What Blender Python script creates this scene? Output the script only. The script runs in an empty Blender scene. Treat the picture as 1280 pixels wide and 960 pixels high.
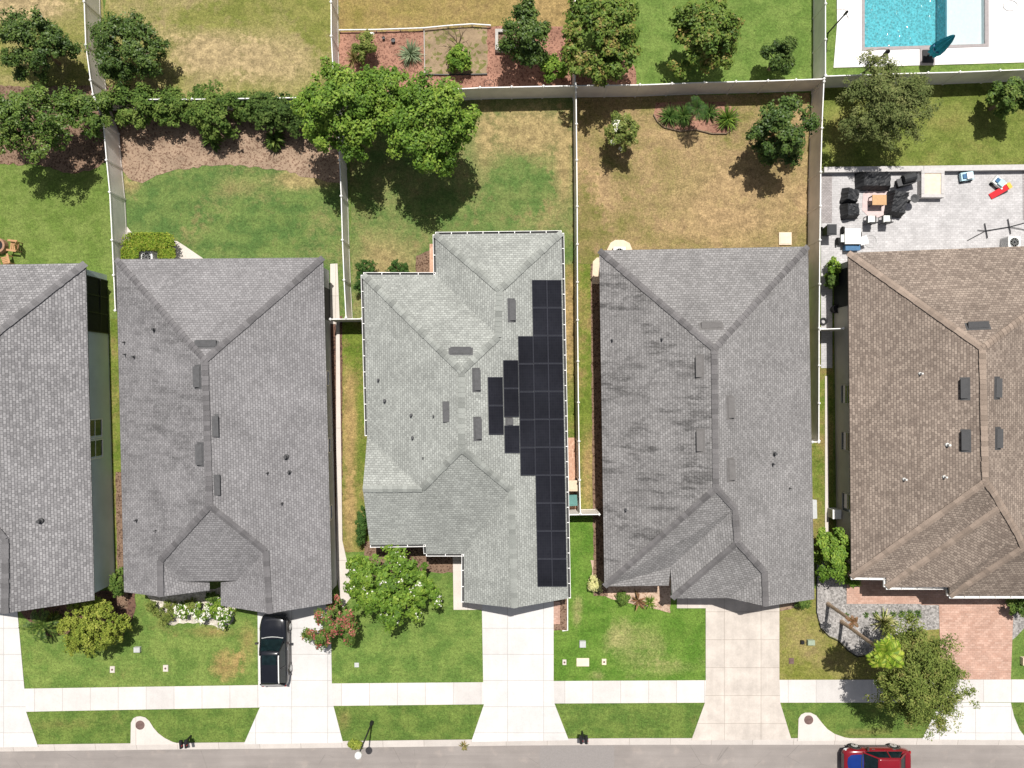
import bpy, bmesh, math, random
import numpy as np
from mathutils import Vector, Matrix

random.seed(7)
H = 46.5                      # drone height above the lots
F = 24.0 / 36.0 * 1280.0      # focal length in photo pixels
C = bpy.context.scene.collection
R = math.radians

def P(px, py, z=0.0):
    s = (H - z) / F
    return Vector(((px - 640) * s, (480 - py) * s, z))

def plane3(a, b, c):
    n = (b - a).cross(c - a).normalized()
    if n.z < 0: n = -n
    return (a.copy(), n)

def onplane(px, py, pl):
    o = Vector((0, 0, H)); d = P(px, py, 0) - o
    t = (pl[0] - o).dot(pl[1]) / d.dot(pl[1])
    return o + d * t

# ------------------------------------------------------------------ nodes
def new_mat(name):
    m = bpy.data.materials.new(name); m.use_nodes = True
    nt = m.node_tree
    for n in list(nt.nodes): nt.nodes.remove(n)
    return m, N(nt)

class N:
    def __init__(s, nt): s.nt = nt
    def add(s, t, **kw):
        n = s.nt.nodes.new(t)
        for k, v in kw.items(): setattr(n, k, v)
        return n
    def put(s, sock, v):
        if v is None: return
        if hasattr(v, 'is_output') or isinstance(v, bpy.types.NodeSocket): s.nt.links.new(v, sock)
        else:
            if isinstance(v, tuple) and len(v) == 3 and sock.type == 'RGBA': v = v + (1,)
            sock.default_value = v
    def coord(s, kind='Object', loc=(0, 0, 0), scale=(1, 1, 1), rot=(0, 0, 0)):
        tc = s.add('ShaderNodeTexCoord'); mp = s.add('ShaderNodeMapping')
        s.nt.links.new(tc.outputs[kind], mp.inputs[0])
        mp.inputs[1].default_value = loc; mp.inputs[2].default_value = rot; mp.inputs[3].default_value = scale
        return mp.outputs[0]
    def noise(s, vec, scale, detail=4, rough=.55, dist=0):
        n = s.add('ShaderNodeTexNoise'); s.put(n.inputs['Vector'], vec)
        n.inputs['Scale'].default_value = scale; n.inputs['Detail'].default_value = detail
        n.inputs['Roughness'].default_value = rough; n.inputs['Distortion'].default_value = dist
        return n.outputs['Fac']
    def vor(s, vec, scale, out='Color', feature='F1'):
        n = s.add('ShaderNodeTexVoronoi', feature=feature); s.put(n.inputs['Vector'], vec)
        n.inputs['Scale'].default_value = scale
        return n.outputs[out]
    def math(s, op, a, b=None, c=None, clamp=False):
        n = s.add('ShaderNodeMath', operation=op, use_clamp=clamp)
        s.put(n.inputs[0], a); s.put(n.inputs[1], b)
        if c is not None: s.put(n.inputs[2], c)
        return n.outputs[0]
    def step(s, v, lo, hi, a=0., b=1.):
        n = s.add('ShaderNodeMapRange', interpolation_type='SMOOTHSTEP')
        s.put(n.inputs['Value'], v)
        for k, q in (('From Min', lo), ('From Max', hi), ('To Min', a), ('To Max', b)): s.put(n.inputs[k], q)
        return n.outputs[0]
    def lin(s, v, lo, hi, a, b):
        n = s.add('ShaderNodeMapRange'); s.put(n.inputs['Value'], v)
        for k, q in (('From Min', lo), ('From Max', hi), ('To Min', a), ('To Max', b)): s.put(n.inputs[k], q)
        return n.outputs[0]
    def mix(s, f, a, b, mode='MIX'):
        n = s.add('ShaderNodeMix', data_type='RGBA', blend_type=mode)
        s.put(n.inputs[0], f); s.put(n.inputs[6], a); s.put(n.inputs[7], b)
        return n.outputs[2]
    def vmul(s, col, fac):
        n = s.add('ShaderNodeVectorMath', operation='SCALE'); s.put(n.inputs[0], col); s.put(n.inputs[3], fac)
        return n.outputs[0]
    def attr(s, name='Col'):
        return s.add('ShaderNodeAttribute', attribute_name=name).outputs['Color']
    def bump(s, h, strength=.3, dist=.02):
        n = s.add('ShaderNodeBump'); s.put(n.inputs['Height'], h)
        n.inputs['Strength'].default_value = strength; n.inputs['Distance'].default_value = dist
        return n.outputs[0]
    def out(s, shader):
        o = s.add('ShaderNodeOutputMaterial'); s.nt.links.new(shader, o.inputs[0])
    def pbr(s, col, rough=.8, metal=0, normal=None, spec=.3, coat=0):
        b = s.add('ShaderNodeBsdfPrincipled')
        s.put(b.inputs['Base Color'], col); s.put(b.inputs['Roughness'], rough); s.put(b.inputs['Metallic'], metal)
        b.inputs['Specular IOR Level'].default_value = spec
        b.inputs['Coat Weight'].default_value = coat
        if normal is not None: s.put(b.inputs['Normal'], normal)
        s.out(b.outputs[0]); return b

def plain(name, col, rough=.6, metal=0, var=.12, scale=6, spec=.3, coat=0):
    m, n = new_mat(name)
    v = n.coord()
    f = n.lin(n.noise(v, scale, 4), .25, .75, 1 - var, 1 + var)
    n.pbr(n.vmul(col, f), rough, metal, spec=spec, coat=coat)
    return m

def grass(name, A, B, D, dry=.62, soft=.14, off=(0, 0, 0), blobs=(), green=()):
    """A, B: greens; D: dry straw; dry: threshold (low = dryer); blobs: dry patches, green: lush patches (px,py,rx,ry,strength)"""
    m, n = new_mat(name)
    v = n.coord(loc=off)
    v0 = n.coord()
    n1 = n.noise(v, .32, 5, .6, .4); n2 = n.noise(v, 1.7, 5, .65); n3 = n.noise(v, 9, 3, .7); n4 = n.noise(v, 30, 2, .7)
    val = n.math('ADD', n.math('MULTIPLY', n1, .5), n.math('MULTIPLY', n2, .35))
    val = n.math('ADD', val, n.math('MULTIPLY', n3, .15))
    for lst, sg in ((blobs, 1), (green, -1)):
        for (px, py, rx, ry, st) in lst:
            c = P(px, py); sc = H / F
            q = n.add('ShaderNodeVectorMath', operation='SUBTRACT'); n.put(q.inputs[0], v0); q.inputs[1].default_value = c
            w = n.add('ShaderNodeVectorMath', operation='MULTIPLY'); n.put(w.inputs[0], q.outputs[0]); w.inputs[1].default_value = (1 / (rx * sc), 1 / (ry * sc), 0)
            l = n.add('ShaderNodeVectorMath', operation='LENGTH'); n.put(l.inputs[0], w.outputs[0])
            d = n.math('ADD', l.outputs['Value'], n.math('ADD', n.lin(n2, .3, .7, -.45, .45), n.lin(n1, .3, .7, -.35, .35)))
            val = n.math('ADD', val, n.step(d, .15, 1.3, .22 * st * sg, 0.))
    g = n.mix(n.step(n.noise(v, .8, 4, .6), .38, .62), A, B)
    fac = n.step(val, dry - soft, dry + soft)
    col = n.mix(fac, g, n.mix(n.step(n2, .35, .65), D, tuple(x * .62 for x in D)))
    k = n.math('MULTIPLY', n.math('MULTIPLY', n.lin(n3, .25, .75, .62, 1.38), n.lin(n4, .25, .75, .62, 1.38)), n.math('MULTIPLY', n.lin(n.noise(v, 4.2, 4, .7), .3, .7, .74, 1.26), n.lin(n.noise(n.coord(loc=off, scale=(.12, 1, 1)), 1.9, 3, .6), .3, .7, .92, 1.08)))
    n.pbr(n.vmul(col, k), .95, normal=n.bump(n.math('ADD', n3, n4), .7, .04), spec=.1)
    return m

G_A, G_B = (.095, .145, .032), (.145, .195, .048)
STRAW = (.40, .30, .135)
M = {}
M['lawn_mid'] = grass('lawn mid green', G_A, G_B, STRAW, .64)
M['lawn_tan'] = grass('dry tan lawn', (.155, .15, .045), (.21, .17, .07), (.42, .295, .155), .485, .13, (31, 7, 0), blobs=[(920, 250, 70, 50, .5)], green=[(735, 290, 22, 70, 1.6), (790, 215, 40, 30, .25), (945, 150, 60, 40, .3)])
M['lawn_topleft'] = grass('patchy olive lawn', (.15, .165, .040), (.21, .205, .062), (.42, .325, .175), .56, .16, (3, 19, 0),
                          blobs=[(265, 68, 55, 32, 1.2), (340, 75, 60, 35, .9), (205, 30, 30, 22, .5), (20, 10, 70, 20, 1.5)], green=[(395, 20, 32, 50, 1.2), (250, 20, 60, 18, .7)])
M['lawn_gold'] = grass('golden lawn', (.19, .165, .045), (.25, .20, .065), (.36, .255, .11), .50, .15, (9, 2, 0), blobs=[(680, 15, 50, 30, .7)])
M['lawn_lush'] = grass('lush lawn', (.105, .17, .036), (.15, .215, .052), (.30, .27, .10), .76, .12, (1, 44, 0), blobs=[(990, 50, 22, 60, .4)])
M['lawn_house1'] = grass('bright lawn', (.11, .165, .034), (.155, .205, .052), STRAW, .72, .14, (13, 4, 0))
M['lawn_house2'] = grass('green lawn with bare bits', (.080, .14, .038), (.13, .185, .052), (.36, .29, .13), .60, .12, (23, 14, 0),
                         blobs=[(380, 225, 50, 15, 1.0), (165, 230, 22, 16, .8), (290, 235, 40, 18, .4)], green=[(210, 260, 50, 40, .9), (330, 280, 50, 30, .4)])
M['lawn_house3'] = grass('patchy back lawn', (.09, .15, .040), (.145, .185, .058), (.37, .285, .135), .57, .14, (5, 33, 0),
                         blobs=[(660, 165, 60, 40, 1.0), (606, 170, 16, 60, .5), (480, 330, 45, 35, .55), (705, 200, 14, 70, .8)], green=[(655, 235, 40, 34, 1.5), (590, 290, 60, 40, .5)])
M['lawn_house5'] = grass('olive back lawn', (.115, .15, .030), (.17, .20, .048), (.34, .27, .10), .64, .16, (8, 61, 0), blobs=[(1050, 170, 24, 40, .7), (1180, 150, 50, 20, .4)])
M['lawn_strip'] = grass('side strip lawn', (.10, .145, .022), (.15, .19, .034), (.38, .27, .115), .55, .12, (41, 3, 0),
                        blobs=[(437, 530, 10, 90, .8), (437, 640, 10, 50, .7), (712, 400, 8, 80, .9), (445, 370, 10, 50, .9), (735, 580, 9, 60, .6)], green=[(735, 500, 9, 80, .3), (440, 430, 20, 40, .6)])
M['lawn_front1'] = grass('front lawn one', (.108, .175, .038), (.165, .225, .055), (.35, .25, .10), .66, .12, (2, 71, 0),
                         blobs=[(282, 832, 22, 26, 1.2), (310, 805, 16, 40, .7), (262, 790, 40, 12, .7), (50, 830, 16, 14, .4), (180, 745, 20, 30, .4)])
M['lawn_front2'] = grass('front lawn two', (.10, .168, .036), (.155, .22, .052), (.26, .24, .09), .73, .12, (12, 51, 0), blobs=[(432, 830, 20, 26, .6), (560, 725, 24, 30, .5)])
M['lawn_front3'] = grass('front lawn three', (.085, .17, .024), (.125, .21, .036), (.38, .34, .15), .65, .12, (72, 5, 0),
                         blobs=[(800, 805, 56, 40, .62), (765, 790, 30, 26, .45), (840, 835, 40, 14, .5), (722, 765, 10, 30, .8), (745, 845, 16, 10, .6)], green=[(850, 785, 26, 30, .6), (745, 780, 20, 26, .6)])
M['lawn_front4'] = grass('front lawn four', (.15, .165, .032), (.20, .20, .05), (.37, .29, .13), .55, .13, (32, 85, 0))
M['lawn_kerb'] = grass('kerbside lawn', (.086, .145, .030), (.135, .19, .043), (.30, .24, .09), .66, .12, (62, 15, 0), blobs=[(90, 905, 60, 12, .5), (430, 900, 14, 24, .6), (1090, 915, 70, 8, .5)])

def mulch(name, a, b, dark, scale=14):
    m, n = new_mat(name); v = n.coord()
    c = n.mix(n.noise(v, scale, 3, .7), a, b)
    vv = n.vor(v, scale * .8)
    sp = n.add('ShaderNodeSeparateColor'); n.put(sp.inputs[0], vv)
    c = n.mix(n.step(sp.outputs[0], .55, .9), c, dark)
    k = n.lin(n.noise(v, .9, 4, .6), .3, .7, .75, 1.2)
    n.pbr(n.vmul(c, k), .95, normal=n.bump(n.noise(v, scale * 2, 3), .8, .04), spec=.1)
    return m
M['mulch_red'] = mulch('red mulch', (.285, .145, .10), (.40, .225, .165), (.18, .09, .065))
M['mulch_brown'] = mulch('brown mulch', (.18, .115, .08), (.27, .185, .13), (.10, .06, .04))
M['mulch_tan'] = mulch('tan sandy mulch', (.28, .195, .135), (.385, .285, .205), (.18, .115, .08))
M['mulch_pale'] = mulch('pale bed mulch', (.48, .34, .25), (.58, .44, .34), (.36, .24, .17))
M['mulch_dark'] = mulch('dark bark mulch', (.12, .07, .05), (.19, .11, .08), (.06, .035, .03))
M['soil'] = mulch('leaf strewn soil', (.21, .15, .10), (.36, .27, .17), (.15, .15, .05), 6)

def gravel(name, a, b, scale=16):
    m, n = new_mat(name); v = n.coord()
    sp = n.add('ShaderNodeSeparateColor'); n.put(sp.inputs[0], n.vor(v, scale))
    c = n.mix(sp.outputs[0], a, b)
    k = n.lin(n.noise(v, 1.2, 4), .3, .7, .82, 1.15)
    n.pbr(n.vmul(c, k), .9, normal=n.bump(n.vor(v, scale, 'Distance'), .6, .03), spec=.15)
    return m
M['gravel'] = gravel('grey gravel', (.175, .165, .158), (.40, .38, .365), 10)
M['gravel_white'] = gravel('white stones', (.38, .34, .28), (.66, .61, .53), 9)

def concrete(name, col, bw, rh, off=(0, 0, 0), joint=.02, tint=.07, stain=.09):
    m, n = new_mat(name); v = n.coord(loc=off)
    b = n.add('ShaderNodeTexBrick', offset=0, squash=1)
    n.put(b.inputs['Vector'], v)
    b.inputs['Color1'].default_value = (1 - tint, 1 - tint, 1 - tint, 1); b.inputs['Color2'].default_value = (1 + tint * .4,) * 3 + (1,)
    b.inputs['Mortar'].default_value = (.66, .64, .62, 1)
    b.inputs['Scale'].default_value = 1; b.inputs['Mortar Size'].default_value = joint; b.inputs['Mortar Smooth'].default_value = .3
    b.inputs['Brick Width'].default_value = bw; b.inputs['Row Height'].default_value = rh
    k = n.math('MULTIPLY', n.lin(n.noise(v, .7, 6, .65), .3, .7, 1 - stain, 1 + stain * .6), n.lin(n.noise(v, 14, 3), .3, .7, .95, 1.05))
    k = n.math('MULTIPLY', k, n.lin(n.noise(n.coord(loc=off, scale=(1.6, .10, 1)), 1.3, 4, .6), .3, .7, 1 - stain * .45, 1 + stain * .2))
    k = n.math('MULTIPLY', k, n.step(n.noise(v, .9, 5, .7), .64, .80, 1, 1 - stain * 1.6))
    c = n.mix(1, n.vmul(col, k), b.outputs['Color'], 'MULTIPLY')
    n.pbr(c, .85, normal=n.bump(n.noise(v, 40, 2), .12, .01), spec=.2)
    return m
M['concrete'] = concrete('pale concrete', (.60, .583, .57), 2.45, 1.78, (.3, .6, 0))
M['concrete_walk'] = concrete('pavement concrete', (.60, .57, .548), 1.9, 30, (.2, 11, 0), tint=.13)
M['concrete_warm'] = concrete('warm concrete', (.55, .495, .445), 2.5, 1.9, (.55, .3, 0), tint=.05, stain=.2)
M['concrete_kerb'] = concrete('kerb concrete', (.58, .53, .49), 2.8, 60, (.4, 7, 0), tint=.08)
M['slab'] = concrete('light slab', (.58, .53, .48), 9, 9, (3, 3, 0), tint=.02)
M['deck'] = concrete('white pool deck', (.78, .76, .76), 3.2, 3.2, (5, 5, 0), tint=.01, stain=.03)

def asphalt():
    m, n = new_mat('asphalt'); v = n.coord()
    st = n.coord(scale=(.06, 1, 1))
    k = n.math('MULTIPLY', n.lin(n.noise(v, 26, 3, .8), .25, .75, .84, 1.16), n.lin(n.noise(v, .35, 6, .6), .3, .7, .86, 1.1))
    k = n.math('MULTIPLY', k, n.lin(n.noise(st, 2.2, 4, .6), .3, .7, .90, 1.08))
    c = n.mix(n.step(n.noise(v, 1.3, 3), .55, .75), (.265, .238, .222), (.305, .268, .245))
    crack = n.math('MULTIPLY', n.step(n.vor(v, .35, 'Distance', 'DISTANCE_TO_EDGE'), .0, .008, 1, 0), n.step(n.noise(v, .5, 2), .5, .6))
    n.pbr(n.mix(n.math('MULTIPLY', crack, .35), n.vmul(c, k), (.08, .075, .07)), .9, normal=n.bump(n.noise(v, 60, 2), .3, .01), spec=.2)
    return m
M['asphalt'] = asphalt()

def paver(name, c1, c2, mortar, bw, rh, rot=0, joint=.012):
    m, n = new_mat(name); v = n.coord(rot=(0, 0, rot))
    b = n.add('ShaderNodeTexBrick', offset=.5)
    n.put(b.inputs['Vector'], v); b.inputs['Color1'].default_value = c1 + (1,); b.inputs['Color2'].default_value = c2 + (1,); b.inputs['Mortar'].default_value = mortar + (1,)
    b.inputs['Scale'].default_value = 1; b.inputs['Mortar Size'].default_value = joint; b.inputs['Brick Width'].default_value = bw; b.inputs['Row Height'].default_value = rh
    k = n.math('MULTIPLY', n.lin(n.noise(v, 1.0, 5), .3, .7, .86, 1.12), n.lin(n.noise(v, 11, 2), .3, .7, .9, 1.1))
    n.pbr(n.vmul(b.outputs['Color'], k), .85, normal=n.bump(b.outputs['Fac'], .3, -.01), spec=.2)
    return m
M['paver_red'] = paver('red brick paving', (.42, .255, .195), (.52, .345, .275), (.37, .24, .19), .30, .15)
M['paver_grey'] = paver('grey patio paving', (.42, .408, .41), (.50, .488, .49), (.37, .36, .36), .30, .15)
M['paver_dark'] = paver('dark patio border', (.30, .275, .27), (.38, .35, .345), (.22, .2, .2), .2, .1)
M['brick'] = paver('brick path', (.45, .24, .16), (.60, .38, .27), (.42, .30, .22), .22, .11, R(90))

def shingle(name, c1, c2, mortar, bw, rh, stain=0., streak=0.):
    m, n = new_mat(name)
    uv = n.coord('UV'); v = n.coord()
    b = n.add('ShaderNodeTexBrick', offset=.5, offset_frequency=2)
    wob = n.add('ShaderNodeVectorMath', operation='ADD')
    wn = n.add('ShaderNodeTexNoise'); n.put(wn.inputs['Vector'], uv); wn.inputs['Scale'].default_value = 3
    ws = n.add('ShaderNodeVectorMath', operation='SCALE'); n.put(ws.inputs[0], wn.outputs['Color']); ws.inputs[3].default_value = .06
    n.put(wob.inputs[0], uv); n.put(wob.inputs[1], ws.outputs[0])
    n.put(b.inputs['Vector'], wob.outputs[0])
    b.inputs['Color1'].default_value = c1 + (1,); b.inputs['Color2'].default_value = c2 + (1,); b.inputs['Mortar'].default_value = mortar + (1,)
    b.inputs['Scale'].default_value = 1; b.inputs['Mortar Size'].default_value = rh * .13; b.inputs['Mortar Smooth'].default_value = .4
    b.inputs['Brick Width'].default_value = bw; b.inputs['Row Height'].default_value = rh; b.inputs['Bias'].default_value = -.1
    k = n.math('MULTIPLY', n.lin(n.noise(v, .38, 7, .62, .6), .3, .7, .84, 1.14), n.lin(n.noise(v, 22, 2, .7), .25, .75, .76, 1.24))
    k = n.math('MULTIPLY', k, n.lin(n.noise(v, 3.2, 3, .6), .3, .7, .92, 1.08))
    col = n.vmul(b.outputs['Color'], k)
    if streak > 0:      # algae running down the slope
        s = n.noise(n.coord(scale=(.42, 2.0, 1)), 1.0, 9, .72, .7)
        a = n.noise(n.coord(scale=(.22, .45, 1)), .9, 3)
        f = n.math('MULTIPLY', n.step(s, .42, .66), n.step(a, .34, .56))
        col = n.mix(n.math('MULTIPLY', f, streak), col, n.vmul(col, .22))
    n.pbr(col, .92, normal=n.bump(b.outputs['Fac'], .5, -.02), spec=.15)
    return m
M['roof1'] = shingle('grey shingles one', (.295, .288, .292), (.172, .167, .171), (.13, .126, .13), .25, .165)
M['roof2'] = shingle('grey shingles two', (.264, .257, .262), (.188, .182, .186), (.14, .135, .139), .23, .15)
M['roof2s'] = shingle('grey shingles two streaked', (.262, .255, .259), (.186, .180, .184), (.14, .135, .139), .23, .15, streak=.45)
M['roof3'] = shingle('sage shingles', (.352, .365, .342), (.255, .264, .248), (.20, .207, .195), .24, .15)
M['roof4'] = shingle('grey shingles four', (.272, .264, .262), (.190, .184, .182), (.14, .135, .134), .24, .155)
M['roof4s'] = shingle('grey shingles four streaked', (.268, .260, .257), (.188, .181, .179), (.14, .135, .134), .24, .155, streak=.78)
M['roof5'] = shingle('tan shingles', (.300, .245, .203), (.165, .130, .108), (.14, .112, .095), .25, .155)

def capmat(name, col):
    m, n = new_mat(name); v = n.coord()
    n.pbr(n.vmul(n.mix(1, col, n.attr(), 'MULTIPLY'), n.lin(n.noise(v, 18, 3), .3, .7, .85, 1.15)), .92, spec=.15)
    return m
M['cap1'] = capmat('ridge caps one', (.165, .160, .164))
M['cap2'] = capmat('ridge caps two', (.155, .149, .153))
M['cap3'] = capmat('ridge caps three', (.265, .276, .258))
M['cap4'] = capmat('ridge caps four', (.155, .148, .149))
M['cap5'] = capmat('ridge caps five', (.285, .225, .183))

def stucco(name, col):
    m, n = new_mat(name); v = n.coord()
    k = n.lin(n.noise(v, .8, 5), .3, .7, .92, 1.06)
    n.pbr(n.vmul(col, k), .9, normal=n.bump(n.noise(v, 30, 3), .25, .01), spec=.2)
    return m
M['wall1'] = stucco('blue grey stucco', (.60, .67, .71)); M['wall2'] = stucco('grey stucco', (.42, .43, .44))
M['wall3'] = stucco('cream stucco', (.62, .58, .52)); M['wall4'] = stucco('brown stucco', (.36, .27, .21)); M['wall5'] = stucco('taupe stucco', (.40, .38, .35))
M['white'] = plain('white paint', (.80, .79, .77), .5)
M['vinyl'] = plain('vinyl fence', (.76, .72, .68), .45, var=.13, scale=1.2)
M['trough'] = plain('gutter trough', (.05, .05, .05), .8)
M['ventmetal'] = plain('grey vent metal', (.085, .085, .088), .7, var=.2)
M['ventgrey'] = plain('pale grey vent metal', (.14, .133, .13), .7, var=.15)
M['ventdark'] = plain('dark vent metal', (.06, .06, .062), .6)
M['pipe_light'] = plain('light pipe', (.6, .6, .58), .5)
M['black'] = plain('black metal', (.018, .018, .02), .45)
M['blackfabric'] = plain('charcoal cover', (.028, .029, .032), .6, var=.35, scale=3)
M['rubber'] = plain('rubber', (.02, .02, .02), .8)
M['chrome'] = plain('bright metal', (.7, .7, .7), .25, 1, .05)
M['bark'] = plain('bark', (.20, .145, .10), .95, var=.35, scale=9)
M['palmbark'] = plain('palm bark', (.36, .27, .19), .95, var=.3, scale=8)
M['wood'] = plain('wood', (.42, .24, .12), .7, var=.2, scale=7)
M['greywood'] = plain('weathered wood', (.42, .40, .37), .85, var=.2, scale=8)
M['bigstone'] = plain('pale block', (.50, .48, .47), .85, var=.12, scale=5)
M['sandstone'] = plain('sand', (.70, .58, .46), .9, var=.12, scale=4)
M['cushion'] = plain('white cushion', (.75, .77, .73), .8)
M['rug'] = plain('rose rug', (.56, .45, .44), .95, var=.12, scale=5)
M['orange'] = plain('orange table top', (.50, .30, .15), .5)
M['red'] = plain('red plastic', (.62, .02, .03), .4); M['yellow'] = plain('yellow plastic', (.75, .45, .08), .4)
M['ltblue'] = plain('pale blue plastic', (.45, .65, .72), .4); M['blue'] = plain('blue plastic', (.06, .15, .28), .4)
M['teal'] = plain('teal canvas', (.006, .21, .29), .8, var=.25)
M['binteal'] = plain('green bin lid', (.10, .23, .21), .55); M['tan'] = plain('tan plastic', (.62, .50, .37), .6)
M['boxgrey'] = plain('grey utility lid', (.46, .47, .46), .7); M['boxgreen'] = plain('green utility lid', (.30, .36, .27), .7)
M['iron'] = plain('rusty iron', (.14, .09, .08), .8, var=.3, scale=5)
M['glass'] = plain('window glass', (.02, .035, .035), .08, spec=.6, var=.02)
M['screen'] = plain('dark insect screen', (.012, .013, .015), .7)
M['lampglobe'] = plain('frosted lamp globe', (.75, .74, .72), .3)
M['straw'] = plain('dry straw thatch', (.46, .33, .16), .9, var=.3, scale=9)

def panelmat():
    m, n = new_mat('solar cells'); v = n.coord('UV')
    b = n.add('ShaderNodeTexBrick', offset=0); n.put(b.inputs['Vector'], v)
    b.inputs['Color1'].default_value = (.012, .0125, .017, 1); b.inputs['Color2'].default_value = (.015, .0155, .02, 1); b.inputs['Mortar'].default_value = (.021, .022, .029, 1)
    b.inputs['Scale'].default_value = 1; b.inputs['Brick Width'].default_value = .16; b.inputs['Row Height'].default_value = .16; b.inputs['Mortar Size'].default_value = .006
    o = n.lin(n.noise(n.coord(), .35, 3), .3, .7, .75, 1.35)
    n.pbr(n.vmul(b.outputs['Color'], o), .35, spec=.12)
    return m
M['solar'] = panelmat()
M['solarframe'] = plain('solar frame', (.055, .057, .072), .45, .2, .1)

def paint(name, col):
    m, n = new_mat(name)
    n.pbr(n.vmul(col, n.lin(n.noise(n.coord(), 2, 3), .3, .7, .92, 1.08)), .22, spec=.5, coat=.5)
    return m
M['carblack'] = paint('black car paint', (.008, .009, .013)); M['carred'] = paint('red car paint', (.19, .007, .014)); M['carblue'] = paint('blue hood paint', (.006, .028, .17))
M['carside'] = paint('dark trim', (.05, .043, .04))
M['carglass'] = plain('car glass', (.006, .014, .016), .09, spec=.5, var=.5, scale=3)
M['lens'] = plain('headlight lens', (.7, .72, .75), .12, spec=.6); M['tail'] = plain('tail light', (.35, .01, .01), .2, spec=.5)

def water():
    m, n = new_mat('pool water'); v = n.coord()
    h = n.math('ADD', n.noise(v, 3.0, 3, .6, .6), n.math('MULTIPLY', n.vor(v, 2.6, 'Distance'), .6))
    nb = n.bump(h, .5, .08)
    t = n.add('ShaderNodeBsdfTransparent'); t.inputs[0].default_value = (.93, .97, .98, 1)
    g = n.add('ShaderNodeBsdfGlossy'); g.inputs['Roughness'].default_value = .08; n.put(g.inputs['Normal'], nb)
    d = n.add('ShaderNodeBsdfDiffuse'); d.inputs[0].default_value = (.10, .30, .34, 1); n.put(d.inputs['Normal'], nb)
    a = n.add('ShaderNodeMixShader'); a.inputs[0].default_value = .07; n.put(a.inputs[1], t.outputs[0]); n.put(a.inputs[2], d.outputs[0])
    b = n.add('ShaderNodeMixShader'); b.inputs[0].default_value = .06; n.put(b.inputs[1], a.outputs[0]); n.put(b.inputs[2], g.outputs[0])
    n.out(b.outputs[0]); return m
M['water'] = water()
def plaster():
    m, n = new_mat('pool plaster with painted caustics'); v = n.coord()
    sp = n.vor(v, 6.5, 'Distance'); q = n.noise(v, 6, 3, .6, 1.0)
    k = n.math('MULTIPLY', n.lin(sp, .1, .62, .86, 1.65), n.lin(q, .3, .7, .78, 1.3))  # bright cell network paints water caustics into the plaster colour
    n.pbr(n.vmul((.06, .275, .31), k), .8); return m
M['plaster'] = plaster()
M['ledge'] = plain('pale ledge plaster', (.66, .70, .70), .8, var=.06)
M['coping'] = plain('grey coping', (.32, .29, .29), .8, var=.12)

def leafmat(name, trans=.35, gloss=.45, tint=(1, 1, 1)):
    m, n = new_mat(name)
    c = n.attr()
    b = n.add('ShaderNodeBsdfPrincipled'); n.put(b.inputs['Base Color'], c); b.inputs['Roughness'].default_value = gloss; b.inputs['Specular IOR Level'].default_value = .22
    t = n.add('ShaderNodeBsdfTranslucent'); n.put(t.inputs[0], n.mix(1, c, (1.25, 1.25, .55), 'MULTIPLY'))
    x = n.add('ShaderNodeMixShader'); x.inputs[0].default_value = trans; n.put(x.inputs[1], b.outputs[0]); n.put(x.inputs[2], t.outputs[0])
    n.out(x.outputs[0]); return m
M['leaf'] = leafmat('leaves', .17, .55); M['leafglossy'] = leafmat('glossy leaves', .13, .45); M['leafmatte'] = leafmat('matte leaves', .18, .75)

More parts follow.
